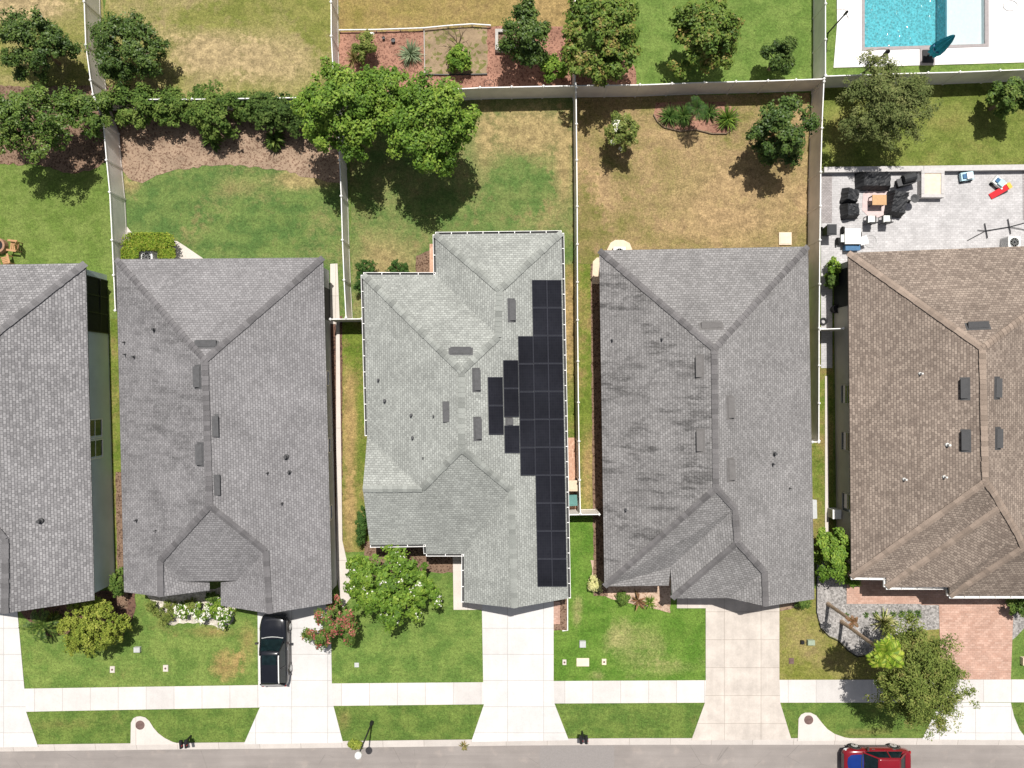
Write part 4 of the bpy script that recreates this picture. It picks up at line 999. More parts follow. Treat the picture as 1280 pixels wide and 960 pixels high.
HB = 'plants along the back fence'
bush('shrub', 'broad leafy shrub at the left end of the tan mulch bed', 'shrub', 170, 132, 42, 27, 2.6, 'mid', 41, HB, leaf=.18, clump=.3, spike=.2)
bush('shrub', 'dark low shrub in the tan mulch bed, left of the banana plant', 'shrub', 216, 136, 32, 26, 2.2, 'mid', 42, HB, leaf=.17, clump=.28, spike=.3)
bush('shrub', 'tall shrub above the banana plant in the tan mulch bed', 'shrub', 270, 142, 33, 31, 2.8, 'mid', 43, HB, leaf=.17, clump=.28, spike=.2)
bush('shrub', 'dark shrub in the tan mulch bed just left of the big tree', 'shrub', 342, 140, 38, 28, 2.6, 'dark', 44, HB, leaf=.17, clump=.28, spike=.2)

bush('shrub', 'leafy shrub filling the fence line between the dark low shrub and the tall shrub', 'shrub', 243, 131, 24, 20, 2.0, 'mid', 45, HB, leaf=.17, clump=.28, spike=.2)
bush('shrub', 'narrow shrub between the tall shrub and the dark shrub near the big tree', 'shrub', 306, 134, 18, 20, 2.0, 'mid', 46, HB, leaf=.17, clump=.28, spike=.2)
bush('shrub', 'dark shrub tucked under the left side of the big bright tree', 'shrub', 388, 142, 26, 24, 2.2, 'dark', 47, HB, leaf=.17, clump=.28, spike=.2)

def blades(name, parent, n, length, width, pal, seed, rise=.6, segs=3, mat='leafmatte', hgt=None, droop=.5, spread=1.):
    """rosette of long curved leaves"""
    rng = np.random.default_rng(seed); vs = []; cs = []; pal_a = np.array(PAL[pal])
    for i in range(n):
        a = rng.uniform(0, 2 * math.pi); el = rng.uniform(.15, 1.45) if spread == 1. else rng.uniform(.7, 1.5); L_ = length * rng.uniform(.7, 1.1); w = width * rng.uniform(.7, 1.2)
        col = pal_a[rng.integers(0, len(pal_a))] * rng.uniform(.8, 1.2)
        d = np.array([math.cos(a), math.sin(a), 0]); s = np.array([-d[1], d[0], 0]); p = np.array([0, 0, hgt or .02]) + d * .03; e = el
        for k in range(segs):
            q = p + (d * math.cos(e) + np.array([0, 0, math.sin(e)])) * L_ / segs
            w0 = w * (1 - .3 * k / segs) * (.6 if k == 0 else 1); w1 = w * (.05 if k == segs - 1 else (1 - .3 * (k + 1) / segs))
            vs += [p - s * w0 / 2, p + s * w0 / 2, q + s * w1 / 2, q - s * w1 / 2]; cs.append(col); p = q; e -= droop
    o = quads(name, np.array(vs), np.array(cs), M[mat])
    if parent is not None: local(parent, o)
    return o
PAL['silver'] = [(.16, .22, .12), (.22, .29, .17), (.30, .36, .22)]
PAL['dry'] = [(.20, .16, .06), (.28, .22, .09), (.14, .15, .04)]
PAL['grasst'] = [(.05, .11, .02), (.08, .15, .03), (.12, .19, .04)]
PAL['variegated'] = [(.40, .40, .16), (.55, .52, .26), (.30, .33, .10)]
PAL['bronze'] = [(.20, .10, .05), (.28, .15, .08), (.14, .10, .04)]
def tuft(name, label, cat, px, py, n, length, width, pal, seed, group=None, **kw):
    o = blades(name, None, n, length, width, pal, seed, **kw); o.location = P(px, py, 0); return tag(o, label, cat, group)
tuft('banana_plant', 'low broad leaved plant below the tall shrub in the tan mulch bed', 'plant', 268, 178, 60, .95, .20, 'mid', 51, droop=.7, hgt=.3)
tuft('banana_plant', 'broad leaved plant beside the big tree in the tan mulch bed', 'plant', 346, 178, 60, .9, .20, 'mid', 52, droop=.7, hgt=.3)
tuft('yucca', 'silver green spiky rosette in the red mulch garden', 'plant', 514, 69, 150, 1.05, .06, 'silver', 53, droop=.25)
tuft('dry_grass_tuft', 'dry yellowish spiky tuft beside the fence of the red mulch garden', 'plant', 443, 74, 60, .9, .06, 'dry', 54, droop=.2)
bush('shrub', 'dark shrub in the red mulch garden, left of the silver rosette', 'shrub', 457, 60, 13, 18, 2.0, 'olive', 55, leaf=.14, clump=.2, spike=.2)
bush('shrub', 'bright green round shrub on the leaf strewn soil bed', 'shrub', 575, 75, 14, 16, 1.3, 'bright', 56, leaf=.2, clump=.22)
bush('shrub', 'bright green shrub in the corner of the red mulch garden', 'shrub', 693, 88, 16, 16, 1.4, 'bright', 57, leaf=.2, clump=.24)
OG = 'ornamental grasses in the tan yard bed'
for (px, py, n, L_, lab, sd) in ((836, 147, 150, .95, 'leftmost green grass tuft in the tan yard bed', 61), (853, 146, 170, 1.0, 'largest grass tuft left of the young palm', 62), (885, 142, 110, .85, 'narrow grass tuft right of the young palm', 63), (908, 150, 170, 1.1, 'rightmost bright grass tuft in the tan yard bed', 64)):
    tuft('ornamental_grass', lab, 'grass tuft', px, py, n, L_, .05, 'grasst' if sd != 64 else 'bright', sd, OG, droop=.35)

def palm(name, label, base_px, h, nf, fl, pal, seed, group=None, trunk_r=.12, leaflet=.34, droop=.30, lw=.05):
    rng = np.random.default_rng(seed); base = P(*base_px); root = empty(name, base, label, 'palm tree', group)
    b = MB(); k = 8; b.tube([(0, 0, h * i / k) for i in range(k + 1)], [trunk_r * (1.3 if i == 0 else 1.0 + .08 * (i % 2) - .02 * i) for i in range(k + 1)], M['palmbark'], 9)
    local(root, b.build('trunk')); vs = []; cs = []; pal_a = np.array(PAL[pal])
    for i in range(nf):
        a = 2 * math.pi * i / nf + rng.uniform(-.2, .2); e = rng.uniform(.1, 1.2); p = np.array([0, 0, h]); d = np.array([math.cos(a), math.sin(a), 0]); s = np.array([-d[1], d[0], 0]); L_ = fl * rng.uniform(.75, 1.1); sg = 16
        for j in range(sg):
            ax = d * math.cos(e) + np.array([0, 0, math.sin(e)]); q = p + ax * L_ / sg
            vs += [p - s * .012, p + s * .012, q + s * .012, q - s * .012]; cs.append(pal_a[0] * 1.2)
            ll = leaflet * (1 - abs(j / sg - .45) * 1.2)
            for sd in (1, -1):
                tip = q + s * sd * ll + ax * ll * .45 - np.array([0, 0, ll * .35]); m = (q + tip) / 2
                vs += [q, m + ax * lw * .5, tip, m - ax * lw * .5]; cs.append(pal_a[rng.integers(0, len(pal_a))] * rng.uniform(.8, 1.2))
            p = q; e -= droop * (.4 + j / sg) * .35
    local(root, quads('crown', np.array(vs), np.array(cs), M['leaf'])); return root
PG = 'palms in the gravel bed'
palm('palm_tree', 'tall palm with lime green crown at the gravel bed edge', (1052, 777), 5.4, 16, 1.15, 'lime', 71, PG, leaflet=.42, lw=.11)
palm('palm_tree', 'shorter bare palm with a withered brown head in the gravel bed', (1035, 755), 3.4, 7, .55, 'bronze', 72, PG, leaflet=.15)
palm('palm_tree', 'young palm in the middle of the ornamental grass bed', (862, 152), 2.1, 11, .9, 'round', 73, None, trunk_r=.08, leaflet=.34)
palm('palm_tree', 'low green cycad palm at the left front lawn corner', (62, 777), .7, 20, 1.35, 'mid', 74, None, trunk_r=.12, leaflet=.28, lw=.09)
tuft('bromeliad', 'bronze leaved plant beside the low cycad palm', 'plant', 72, 783, 40, .75, .09, 'bronze', 75)
tuft('bromeliad', 'yellowish leaved plant between the cycad palm and the round tree', 'plant', 70, 771, 36, .7, .08, 'yellow', 76)
tuft('variegated_plant', 'cream variegated spiky plant at the gravel bed edge', 'plant', 1103, 777, 60, 1.1, .10, 'variegated', 77, droop=.2)
for i, (px, lab) in enumerate(((1058, 'tiny tuft left of the others in the gravel bed row'), (1082, 'second tuft from the left of the gravel bed row'), (1094, 'third tuft from the left of the gravel bed row'), (1105, 'fourth tuft from the left of the gravel bed row'), (1116, 'fifth tuft from the left of the gravel bed row'), (1126, 'third tuft from the right of the gravel bed row'), (1137, 'second tuft from the right of the gravel bed row'), (1147, 'largest tuft at the right end of the gravel bed row'))):
    tuft('grass_tuft', lab, 'grass tuft', px, 767.5 - (i - 3) * .3, 40, .22 + .025 * i, .04, 'grasst', 80 + i, 'tufts in the gravel bed')
RB = 'round clipped shrubs'
bush('shrub', 'round dark shrub left of the air conditioner of the sage roofed house', 'shrub', 457, 337, 13, 13, 1.3, 'round', 91, RB, leaf=.08, clump=.13, hole=.1, lobes=36, lr=.24)
bush('shrub', 'round dark shrub right of the air conditioner of the sage roofed house', 'shrub', 498.5, 336, 12.5, 11, 1.2, 'round', 92, RB, leaf=.08, clump=.13, hole=.1, lobes=36, lr=.24)
bush('shrub', 'tall dark shrub at the rear left corner of the sage roofed house', 'shrub', 451, 356, 7, 11, 1.6, 'round', 93, RB, leaf=.08, clump=.13, hole=.1)
bush('shrub', 'long dark clipped shrub against the left gable of the sage roofed house', 'shrub', 452.5, 657, 7, 26, 1.5, 'round', 94, RB, leaf=.08, clump=.13, hole=.1)
for (px, py, r, lab, sd) in ((189, 757, 7, 'small olive ball shrub nearest the wall in the white stone bed', 95), (198, 765.5, 7, 'small olive ball shrub on the lawn edge of the white stone bed', 96), (206.5, 774, 7.5, 'lowest olive ball shrub of the white stone bed', 97), (212, 757, 7, 'olive ball shrub behind the others in the white stone bed', 98), (213.5, 768, 7, 'olive ball shrub on the right of the ball shrub cluster', 99)):
    bush('shrub', lab, 'shrub', px, py, r, r * .95, .75, 'olive', sd, 'ball shrubs in the white stone bed', leaf=.07, clump=.11, hole=.1, lobes=36, lr=.24)
FL = [(.8, .77, .66), (.75, .75, .70)]
bush('flowering_shrub', 'white flowering shrub right of the olive ball shrubs', 'shrub', 228, 763, 9, 9, .9, 'bright', 101, leaf=.14, flower=FL, flower_frac=.2, flower_size=.17)
bush('flowering_shrub', 'white flowering shrub in the middle of the white stone bed', 'shrub', 250, 766, 12, 12, 1.0, 'bright', 102, leaf=.14, flower=FL, flower_frac=.25, flower_size=.17)
bush('flowering_shrub', 'largest leafy shrub at the right end of the white stone bed', 'shrub', 277, 767, 15, 15, 1.2, 'bright', 103, leaf=.16, flower=FL, flower_frac=.12, flower_size=.17)
bush('shrub', 'dark shrub in the shaded entry of the black car house', 'shrub', 266, 747, 8, 5, .9, 'mid', 104)
bush('shrub', 'brownish low shrub right of the white flowering shrub by the wall', 'shrub', 240, 756, 9, 6, .8, 'olive', 105)
bush('shrub', 'leafy shrub in the gap between the two left houses', 'shrub', 149, 730, 7, 17, 2.0, 'mid', 106, leaf=.15)
bush('shrub', 'small dry yellow shrub at the front left corner of the dark grey house', 'shrub', 743, 731, 7, 9, 1.0, 'variegated', 107)
bush('shrub', 'round green shrub on the pale bed of the dark grey house', 'shrub', 779, 748, 7, 6.5, .7, 'mid', 108)
tuft('spiky_plant', 'spiky green plant at the right of the pale bed by the front walk', 'plant', 812, 753, 50, .6, .06, 'bright', 109)
tuft('spiky_plant', 'dark red leaved plant in the middle of the pale bed', 'plant', 797, 750, 24, .85, .09, 'bronze', 110)
bush('shrub', 'dark green shrub at the driveway corner of the dark grey house', 'shrub', 1003, 754, 9, 5, .9, 'mid', 111)
bush('shrub', 'dark leafy shrub at the right edge beside the brick driveway', 'shrub', 1276, 757, 14, 12, 1.6, 'mid', 112, leaf=.16, clump=.25)
bush('shrub', 'green shrub under the front corner of the tan house', 'shrub', 1067, 727, 9, 6, 1.0, 'bright', 113)
bush('shrub', 'potted green plants against the porch of the tan house', 'plant', 1041, 337, 7, 11, 1.5, 'bright', 114, leaf=.17)
bush('shrub', 'dark plants in the shaded side of the tan house porch', 'plant', 1039, 352, 6, 8, 1.3, 'dark', 115, leaf=.17)
bush('shrub', 'small yellow green weed patch by the kerb next to the lamp post', 'plant', 444, 931, 9, 4, .25, 'yellow', 116, leaf=.15)
tuft('dry_frond', 'fallen dry palm frond lying on the kerb', 'plant', 579.5, 932, 24, .4, .08, 'dry', 117)
# U shaped clipped hedge round the air conditioner
b0 = None
def hedge_u():
    rng = np.random.default_rng(5); pos = []; nr = []
    segs = [((162, 302), (209, 302), 11, 13), ((162, 312), (162, 322), 11, 9), ((208, 312), (208, 322), 11, 9)]
    p0 = P(185, 312); zt = 1.25
    n = 9000
    for i in range(n):
        s = segs[0] if i < 5600 else (segs[1] if i < 7300 else segs[2])
        t = rng.random(); x = s[0][0] + (s[1][0] - s[0][0]) * t; y = s[0][1] + (s[1][1] - s[0][1]) * t
        a = rng.uniform(0, 2 * math.pi); r = rng.random() ** .5
        z = zt - .35 * max(0, r - .7) * rng.random() - rng.random() ** 2 * .5
        q = P(x, y, z)
        if s is segs[0]: q.y += math.sin(a) * r * .62; q.x += math.cos(a) * r * .62
        else: q.x += math.cos(a) * r * .60; q.y += (rng.random() - .5) * .3
        pos.append(q - p0); nr.append((math.cos(a) * r * .6 + rng.normal() * .4, math.sin(a) * r * .6 + rng.normal() * .4, .9))
    pal_a = np.array(PAL['lime']) * .85; cols = pal_a[rng.integers(0, 4, n)] * rng.uniform(.7, 1.2, (n, 1))
    o = leaves_mesh('hedge', np.array(pos), np.array(nr), np.full(n, .13), .7, cols, M['leafmatte'], rng)
    o.location = p0; tag(o, 'bright clipped U shaped hedge round an air conditioner', 'hedge')
hedge_u()
# bare shrub
b = MB(); rr = random.Random(4); base = P(573, 60)
for i in range(11):
    a = rr.uniform(0, 6.28); p = Vector((0, 0, .1)); d = Vector((math.cos(a), math.sin(a), 1.1)).normalized(); pts = [p]; 
    for k in range(4): d = (d + Vector((rr.uniform(-.4, .4), rr.uniform(-.4, .4), 0))).normalized(); p = p + d * .42; pts.append(p)
    b.tube(pts, [.03, .025, .02, .014, .006], M['bark'], 5)
    for k in (2, 3): b.tube([pts[k], pts[k] + Vector((rr.uniform(-.4, .4), rr.uniform(-.4, .4), .3))], [.012, .004], M['bark'], 4)
b.tube([(0, 0, -.05), (0, 0, .2)], .06, M['bark'], 7)
o = b.build('bare_shrub'); o.location = base; tag(o, 'leafless branching shrub on the soil bed of the mulch garden', 'shrub')

# ------------------------------------------------------------------ small yard things
def ac_unit(px, py, label, rz=0):
    p = P(px, py); r = empty('air_conditioner', p, label, 'air conditioner', 'air conditioners behind the houses', rz)
    b = MB(); b.box((0, 0, .42), (.80, .80, .80), M['white'])
    for k in range(9):
        for sx, sy in ((1, 0), (-1, 0), (0, 1), (0, -1)):
            b.box((sx * .402, sy * .402, .12 + k * .08), (.01 if sx else .66, .01 if sy else .66, .03), M['boxgrey'])
    local(r, b.build('case'))
    b = MB(); b.lathe((0, 0, .82), [(.34, 0), (.34, .012), (.30, .012), (.30, .004)], M['boxgrey'], 24)
    for k in range(6): b.box((0, 0, .835), (.66, .015, .01), M['boxgrey'], k * math.pi / 6)
    local(r, b.build('grille'))
    b = MB(); b.lathe((0, 0, .80), [(.29, 0), (.29, .024)], M['black'], 24); b.lathe((0, 0, .825), [(.09, 0), (.08, .02)], M['black'], 12)
    local(r, b.build('fan'))
ac_unit(191, 324.5, 'white air conditioner inside the U shaped hedge'); ac_unit(483, 350, 'white air conditioner between two round dark shrubs'); ac_unit(772, 319, 'white air conditioner on a pale pad in the tan yard'); ac_unit(1257, 306, 'white air conditioner on the patio by the tan house')

def pad(px, py, w, d, h, mat, label, rz=0, name='utility_box', cat='utility box', group='utility boxes in the lawns', lid=None):
    b = MB(); b.box((0, 0, h / 2), (w, d, h), M[mat]); b.box((0, 0, h + .01), (w * .82, d * .82, .02), M[mat])
    if lid: b.lathe((0, 0, h + .021), [(.07, 0), (.07, .012)], M[lid], 12)
    o = b.build(name); o.location = P(px, py); o.rotation_euler = (0, 0, rz); return tag(o, label, cat, group)
pad(141, 836.5, .32, .44, .06, 'slab', 'pale meter lid with dark hole on the left front lawn', lid='iron')
pad(207.5, 835, .34, .44, .06, 'slab', 'pale meter lid on the lawn below the white stone bed', lid='iron')
pad(173, 811, .42, .34, .22, 'boxgrey', 'grey raised box right of the round yellow green tree')
pad(728, 804, .42, .42, .24, 'boxgrey', 'grey raised box on the lawn beside the small fenced bed')
pad(705.5, 827.5, .26, .36, .05, 'slab', 'small cream lid next to the sage house driveway', lid='iron')
pad(728.5, 827.5, .85, .55, .05, 'sandstone', 'wide sandy slab between two small lids', name='ground_slab', cat='slab')
pad(755, 827, .30, .40, .05, 'sandstone', 'small orange tan lid right of the sandy slab', lid='iron')
pad(1012.5, 802, .48, .34, .24, 'boxgreen', 'green grey box on the dry front lawn beside the gravel bed')
pad(1002, 802, .22, .22, .2, 'black', 'small dark box left of the green grey box')
pad(989, 826, .34, .40, .03, 'iron', 'flat rusty lid in the dry front lawn')
pad(446, 831, .30, .30, .04, 'boxgrey', 'small grey lid on the lawn below the red flowering tree')
pad(981, 298.5, .85, .85, .10, 'sandstone', 'square cream slab behind the dark grey house', name='ground_slab', cat='slab')
pad(1279, 825, .45, .5, .3, 'sandstone', 'cream box at the right edge of the lawn by the brick driveway')
for px, py, lab in ((175.5, 906, 'round rusty manhole cover on the left drain apron'), (1010.5, 899.5, 'round rusty manhole cover on the right drain apron')):
    b = MB(); b.lathe((0, 0, .04), [(.31, 0), (.31, .012), (.27, .018), (.27, .014), (.1, .014)], M['iron'], 24); o = b.build('manhole_cover'); o.location = P(px, py); tag(o, lab, 'manhole cover', 'manhole covers')

# street lamp
p = P(465, 903); r = empty('street_lamp', p, 'slim street lamp with a round pale globe at the kerb', 'street lamp')
b = MB(); b.lathe((0, 0, 0), [(.15, 0), (.15, .05), (.11, .3), (.06, .45), (.045, 3.75), (.09, 3.8), (.09, 3.9)], M['black'], 12); local(r, b.build('pole'))
b = MB(); b.lathe((0, 0, 3.9), [(.10, 0), (.20, .10), (.24, .24), (.20, .38), (.10, .46), (.03, .48)], M['lampglobe'], 16); local(r, b.build('globe', smooth=True))

def mailbox(px, py, label, rz=0):
    r = empty('mailbox_pair', P(px, py), label, 'mailboxes', 'paired mailboxes at the kerb', rz)
    b = MB(); b.box((0, 0, .5), (.1, .1, 1.0), M['black']); b.box((0, 0, .96), (.62, .12, .06), M['black']); local(r, b.build('post'))
    for s in (-1, 1):
        b = MB(); n = 8; pr = [(-.10, 0), (.10, 0), (.10, .12)] + [(.10 * math.cos(a), .12 + .09 * math.sin(a)) for a in (math.pi * k / n for k in range(1, n))] + [(-.10, .12)]
        A = [Vector((s * .17 + x, -.26, 1.0 + z)) for x, z in pr]; B2 = [v + Vector((0, .52, 0)) for v in A]; b.hexa(A, B2, M['black'])
        o = local(r, b.build('mailbox')); b = MB(); b.box((s * .17 + .11, -.05, 1.2), (.02, .04, .14), M['red']); q = b.build('flag'); q.parent = o
        b = MB(); b.box((s * .17, -.27, 1.1), (.06, .02, .03), M['chrome']); q = b.build('handle'); q.parent = o
mailbox(239, 919.5, 'pair of black mailboxes by the left drain apron', .1); mailbox(727.5, 914, 'pair of black mailboxes by the sage house driveway apron')

# bins beside the sage house
def bin_(px, py, label, lid, rz=0):
    r = empty('wheelie_bin', P(px, py), label, 'bin', 'bins beside the fence', rz)
    b = MB(); b.hexa([Vector(v) for v in ((-.22, -.24, .08), (.22, -.24, .08), (.22, .24, .08), (-.22, .24, .08))], [Vector(v) for v in ((-.28, -.32, 1.0), (.28, -.32, 1.0), (.28, .32, 1.0), (-.28, .32, 1.0))], M[lid]); local(r, b.build('body'))
    b = MB(); b.box((0, -.02, 1.03), (.62, .72, .06), M[lid]); b.box((0, -.02, 1.075), (.46, .54, .03), M[lid]); local(r, b.build('lid'))
    for s in (-1, 1):
        b = MB(); b.lathe((s * .25, .26, .12), [(.12, -.03), (.12, .03)], M['rubber'], 12, 'X'); local(r, b.build('wheel'))
bin_(714.5, 604, 'tan wheelie bin beside the white fence'  , 'tan', 0); bin_(714, 622, 'green lidded wheelie bin below the tan bin', 'binteal', .06)
# garden wheel ornaments
def wheel_orn(px, py, label, rz, r_=.36):
    b = MB(); n = 20
    b.tube([(r_ * math.cos(2 * math.pi * k / n), r_ * math.sin(2 * math.pi * k / n) * .55, r_ + r_ * math.sin(2 * math.pi * k / n) * .84) for k in range(n + 1)], .022, M['iron'], 5)
    for k in range(4):
        a = math.pi * k / 4; b.tube([(-r_ * math.cos(a), -r_ * math.sin(a) * .55, r_ - r_ * math.sin(a) * .84), (r_ * math.cos(a), r_ * math.sin(a) * .55, r_ + r_ * math.sin(a) * .84)], .012, M['iron'], 5)
    o = b.build('garden_ornament'); o.location = P(px, py); o.rotation_euler = (0, 0, rz); tag(o, label, 'garden ornament', 'spoked wheel ornaments')
wheel_orn(612, 109, 'spoked iron wheel leaning by the white back fence', .0); wheel_orn(500, 95, 'spoked iron wheel at the edge of the big tree', 1.1)
# wooden planter
r = empty('raised_planter', P(632, 56), 'weathered wooden planter with red flowers beside the dark tree', 'planter')
c0, c1 = P(621, 42), P(656, 64); b = MB(); o0 = P(632, 56)
x0, x1, y0, y1 = c0.x - o0.x, c1.x - o0.x, c1.y - o0.y, c0.y - o0.y
for (cx, cy, w, d) in (((x0 + x1) / 2, y0, x1 - x0 + .2, .2), ((x0 + x1) / 2, y1, x1 - x0 + .2, .2), (x0, (y0 + y1) / 2, .2, y1 - y0 - .2), (x1, (y0 + y1) / 2, .2, y1 - y0 - .2)): b.box((cx, cy, .22), (w, d, .44), M['greywood'])
local(r, b.build('frame')); b = MB(); b.box(((x0 + x1) / 2, (y0 + y1) / 2, .12), (x1 - x0 - .2, y1 - y0 - .2, .24), M['mulch_brown']); local(r, b.build('soil'))
o = blades('flowers', r, 30, .22, .08, 'bright', 8); o.location = (x0 + .5, y0 + .35, .24)
b = MB()
for k in range(14): b.box((x0 + .3 + random.random() * .7, y0 + .2 + random.random() * .2, .34), (.08, .08, .05), M['red'], random.random())
local(r, b.build('blossom'))
# small black pots / stones
for px, py, lab in ((492, 52, 'small dark pot left of the silver rosette'), (480, 49, 'tiny dark pot in the red mulch garden')):
    b = MB(); s = 1 if px == 492 else .7; b.lathe((0, 0, 0), [(.10 * s, 0), (.15 * s, .22), (.13 * s, .22), (.12 * s, .16)], M['black'], 12); o = b.build('flower_pot'); o.location = P(px, py); tag(o, lab, 'pot', 'pots in the mulch garden')
b = MB(); b.hexa([Vector((-.35, -.1, .02)), Vector((.3, -.12, .02)), Vector((.35, .08, .02)), Vector((-.3, .12, .02))], [Vector((-.28, -.06, .12)), Vector((.25, -.08, .12)), Vector((.27, .05, .12)), Vector((-.24, .08, .12))], M['white']); o = b.build('garden_stone'); o.location = P(462, 42); tag(o, 'white stone under the low garden rail', 'stone')

# wooden chairs at left edge
def adirondack(px, py, label, rz):
    r = empty('garden_chair', P(px, py), label, 'chair', 'wooden chairs at the left edge', rz)
    b = MB()
    for k in range(5): b.box((0, -.22 + k * .11, .38 - k * .02), (.5, .095, .025), M['wood'])
    local(r, b.build('seat')); b = MB(); m = Matrix.Rotation(R(-25), 3, 'X')
    for k in range(5): b.box((-.22 + k * .11, .38, .68 + .05 * (2 - abs(k - 2))), (.095, .025, .75), M['wood'], tilt=m)
    local(r, b.build('backrest'))
    for s in (-1, 1):
        b = MB(); b.box((s * .33, -.05, .55), (.13, .65, .03), M['wood']); local(r, b.build('armrest'))
        b = MB(); b.box((s * .29, -.28, .27), (.05, .08, .54), M['wood']); local(r, b.build('leg')); b = MB(); b.box((s * .29, .25, .24), (.05, .08, .50), M['wood']); local(r, b.build('leg'))
adirondack(23, 309, 'wooden garden chair nearest the fence side at the left edge', -1.7); adirondack(12, 327, 'wooden garden chair beside the house at the left edge', -2.9)
M['brownstone'] = plain('brown stone', (.34, .20, .13), .85, var=.2)
r = empty('fire_pit', P(2, 308), 'round brown fire pit at the left edge between wooden chairs', 'fire pit'); b = MB(); b.lathe((0, 0, 0), [(.5, 0), (.5, .4), (.36, .4), (.36, .2), (.05, .2)], M['brownstone'], 20); local(r, b.build('ring'))
b = MB(); b.lathe((0, 0, .22), [(.34, 0), (.34, .02)], M['black'], 16); local(r, b.build('ash_bed'))

# ------------------------------------------------------------------ patio
def lowwall(pts, w, h, label, mat='bigstone'):
    b = MB()
    for a, c in zip(pts[:-1], pts[1:]):
        a, c = P(a[0], a[1]), P(c[0], c[1]); d = c - a; L_ = d.length; ang = math.atan2(d.y, d.x); m = (a + c) / 2
        b.box((m.x, m.y, h / 2), (L_, w, h - .05), M[mat], ang); b.box((m.x, m.y, h - .02), (L_ + .02, w + .06, .055), M[mat], ang)
    return tag(b.build('low_wall'), label, 'low wall')
lowwall([(1027, 214.5), (1150, 213), (1300, 211), (1420, 209)], .30, .42, 'long low grey wall between the lawn and the patio')
r = empty('stone_planter', P(1157, 230), 'low grey walled planter filled with cream sand on the patio', 'planter')
b = MB()
q = [P(1148.5, 217), P(1173, 217), P(1173, 247), P(1148.5, 247)]
for a, c in ((0, 1), (1, 2), (2, 3), (3, 0)):
    d = q[c] - q[a]; m = (q[a] + q[c]) / 2; b.box((m.x, m.y, .245), (d.length - .02 * (a % 2) + (.22 if a % 2 == 0 else -.24), .22, .49), M['bigstone'], math.atan2(d.y, d.x))
b.build('border', r); b = MB(); b.prism([p.lerp(sum(q, Vector()) / 4, .08) for p in q], .1, .44, M['sandstone']); b.build('sand', r)
sheet('rug', [(1078, 243), (1085, 235), (1104, 235), (1113, 243), (1113, 262), (1105, 272), (1086, 272), (1077, 263)], M['rug'], .062, label='rose coloured octagonal rug under the patio table', cat='rug', kind='thing')
def cover(px, py, w, d, h, label, seed, back=0, rz=0):
    """rumpled fabric cover over a seat"""
    rng = np.random.default_rng(seed); nx, ny = max(6, int(w * 9)), max(6, int(d * 9)); vs = []; fs = []
    for j in range(ny + 1):
        for i in range(nx + 1):
            u, v = i / nx * 2 - 1, j / ny * 2 - 1; e = max(abs(u), abs(v))
            z = h * (1 if e < .86 else max(0.02, 1 - (e - .86) / .14 * 1.0)) + (back * max(0, v - .1) if e < .86 else 0)
            k = 1 + .08 * (e > .9); vs.append((u * w / 2 * k + rng.normal() * .015, v * d / 2 * k + rng.normal() * .015, max(.05, z + rng.normal() * .035 * (e < .95))))
    for j in range(ny):
        for i in range(nx): a = j * (nx + 1) + i; fs.append((a, a + 1, a + nx + 2, a + nx + 1))
    b = MB(); b.grid(vs, fs, M['blackfabric']); o = b.build('covered_seat'); o.location = P(px, py); o.rotation_euler = (0, 0, rz); return tag(o, label, 'covered furniture', 'covered patio furniture')
cover(1089.5, 228, 2.2, 1.1, .75, 'long black covered sofa at the top of the patio rug', 1, .25)
cover(1060, 246.5, 1.0, 1.0, .7, 'upper black covered armchair left of the patio rug', 2, .2, R(80))
cover(1060, 265, 1.0, 1.05, .7, 'lower black covered armchair left of the patio rug', 3, .2, R(95))
cover(1117, 256, 1.15, 1.6, .75, 'large black covered lounge chair right of the patio rug', 4, .2, R(-8))
r = empty('patio_table', P(1093, 253), 'small square table with an orange top on the rose rug', 'table'); b = MB(); b.box((0, 0, .62), (.95, .68, .05), M['orange']); local(r, b.build('tabletop'))
for sx in (-1, 1):
    for sy in (-1, 1): b = MB(); b.box((sx * .42, sy * .28, .30), (.06, .06, .60), M['black']); local(r, b.build('leg'))
def patio_chair(px, py, label, src=None):
    if src: return copy_tree(src, P(px, py), label=label)
    r = empty('patio_chair', P(px, py), label, 'chair', 'patio chairs with white cushions'); b = MB(); b.box((0, 0, .44), (.52, .52, .05), M['black']); local(r, b.build('seat'))
    b = MB(); b.box((0, .02, .515), (.46, .46, .10), M['cushion']); local(r, b.build('cushion'))
    b = MB(); b.box((0, -.27, .70), (.54, .05, .50), M['black']); local(r, b.build('backrest'))
    for sx in (-1, 1):
        for sy in (-1, 1): b = MB(); b.box((sx * .24, sy * .24, .21), (.04, .04, .42), M['black']); local(r, b.build('leg'))
        b = MB(); b.box((sx * .27, 0, .64), (.05, .5, .03), M['black']); local(r, b.build('armrest'))
    return r
pc = patio_chair(1083.5, 277, 'left patio chair with a white cushion below the rug'); patio_chair(1102.5, 276.5, 'right patio chair with a white cushion below the rug', pc)
# grill
r = empty('grill', P(1127, 229.5), 'black barbecue grill with open lid at the patio wall', 'grill', None, R(15)); b = MB(); b.box((0, 0, .45), (.9, .55, .8), M['black']); local(r, b.build('body'))
b = MB(); b.lathe((0, .12, .9), [(.28, -.42), (.30, -.36), (.30, .36), (.28, .42)], M['blackfabric'], 14, 'X'); local(r, b.build('lid'))
for s in (-1, 1): b = MB(); b.box((s * .62, 0, .82), (.32, .5, .04), M['ventmetal']); local(r, b.build('side_shelf'))
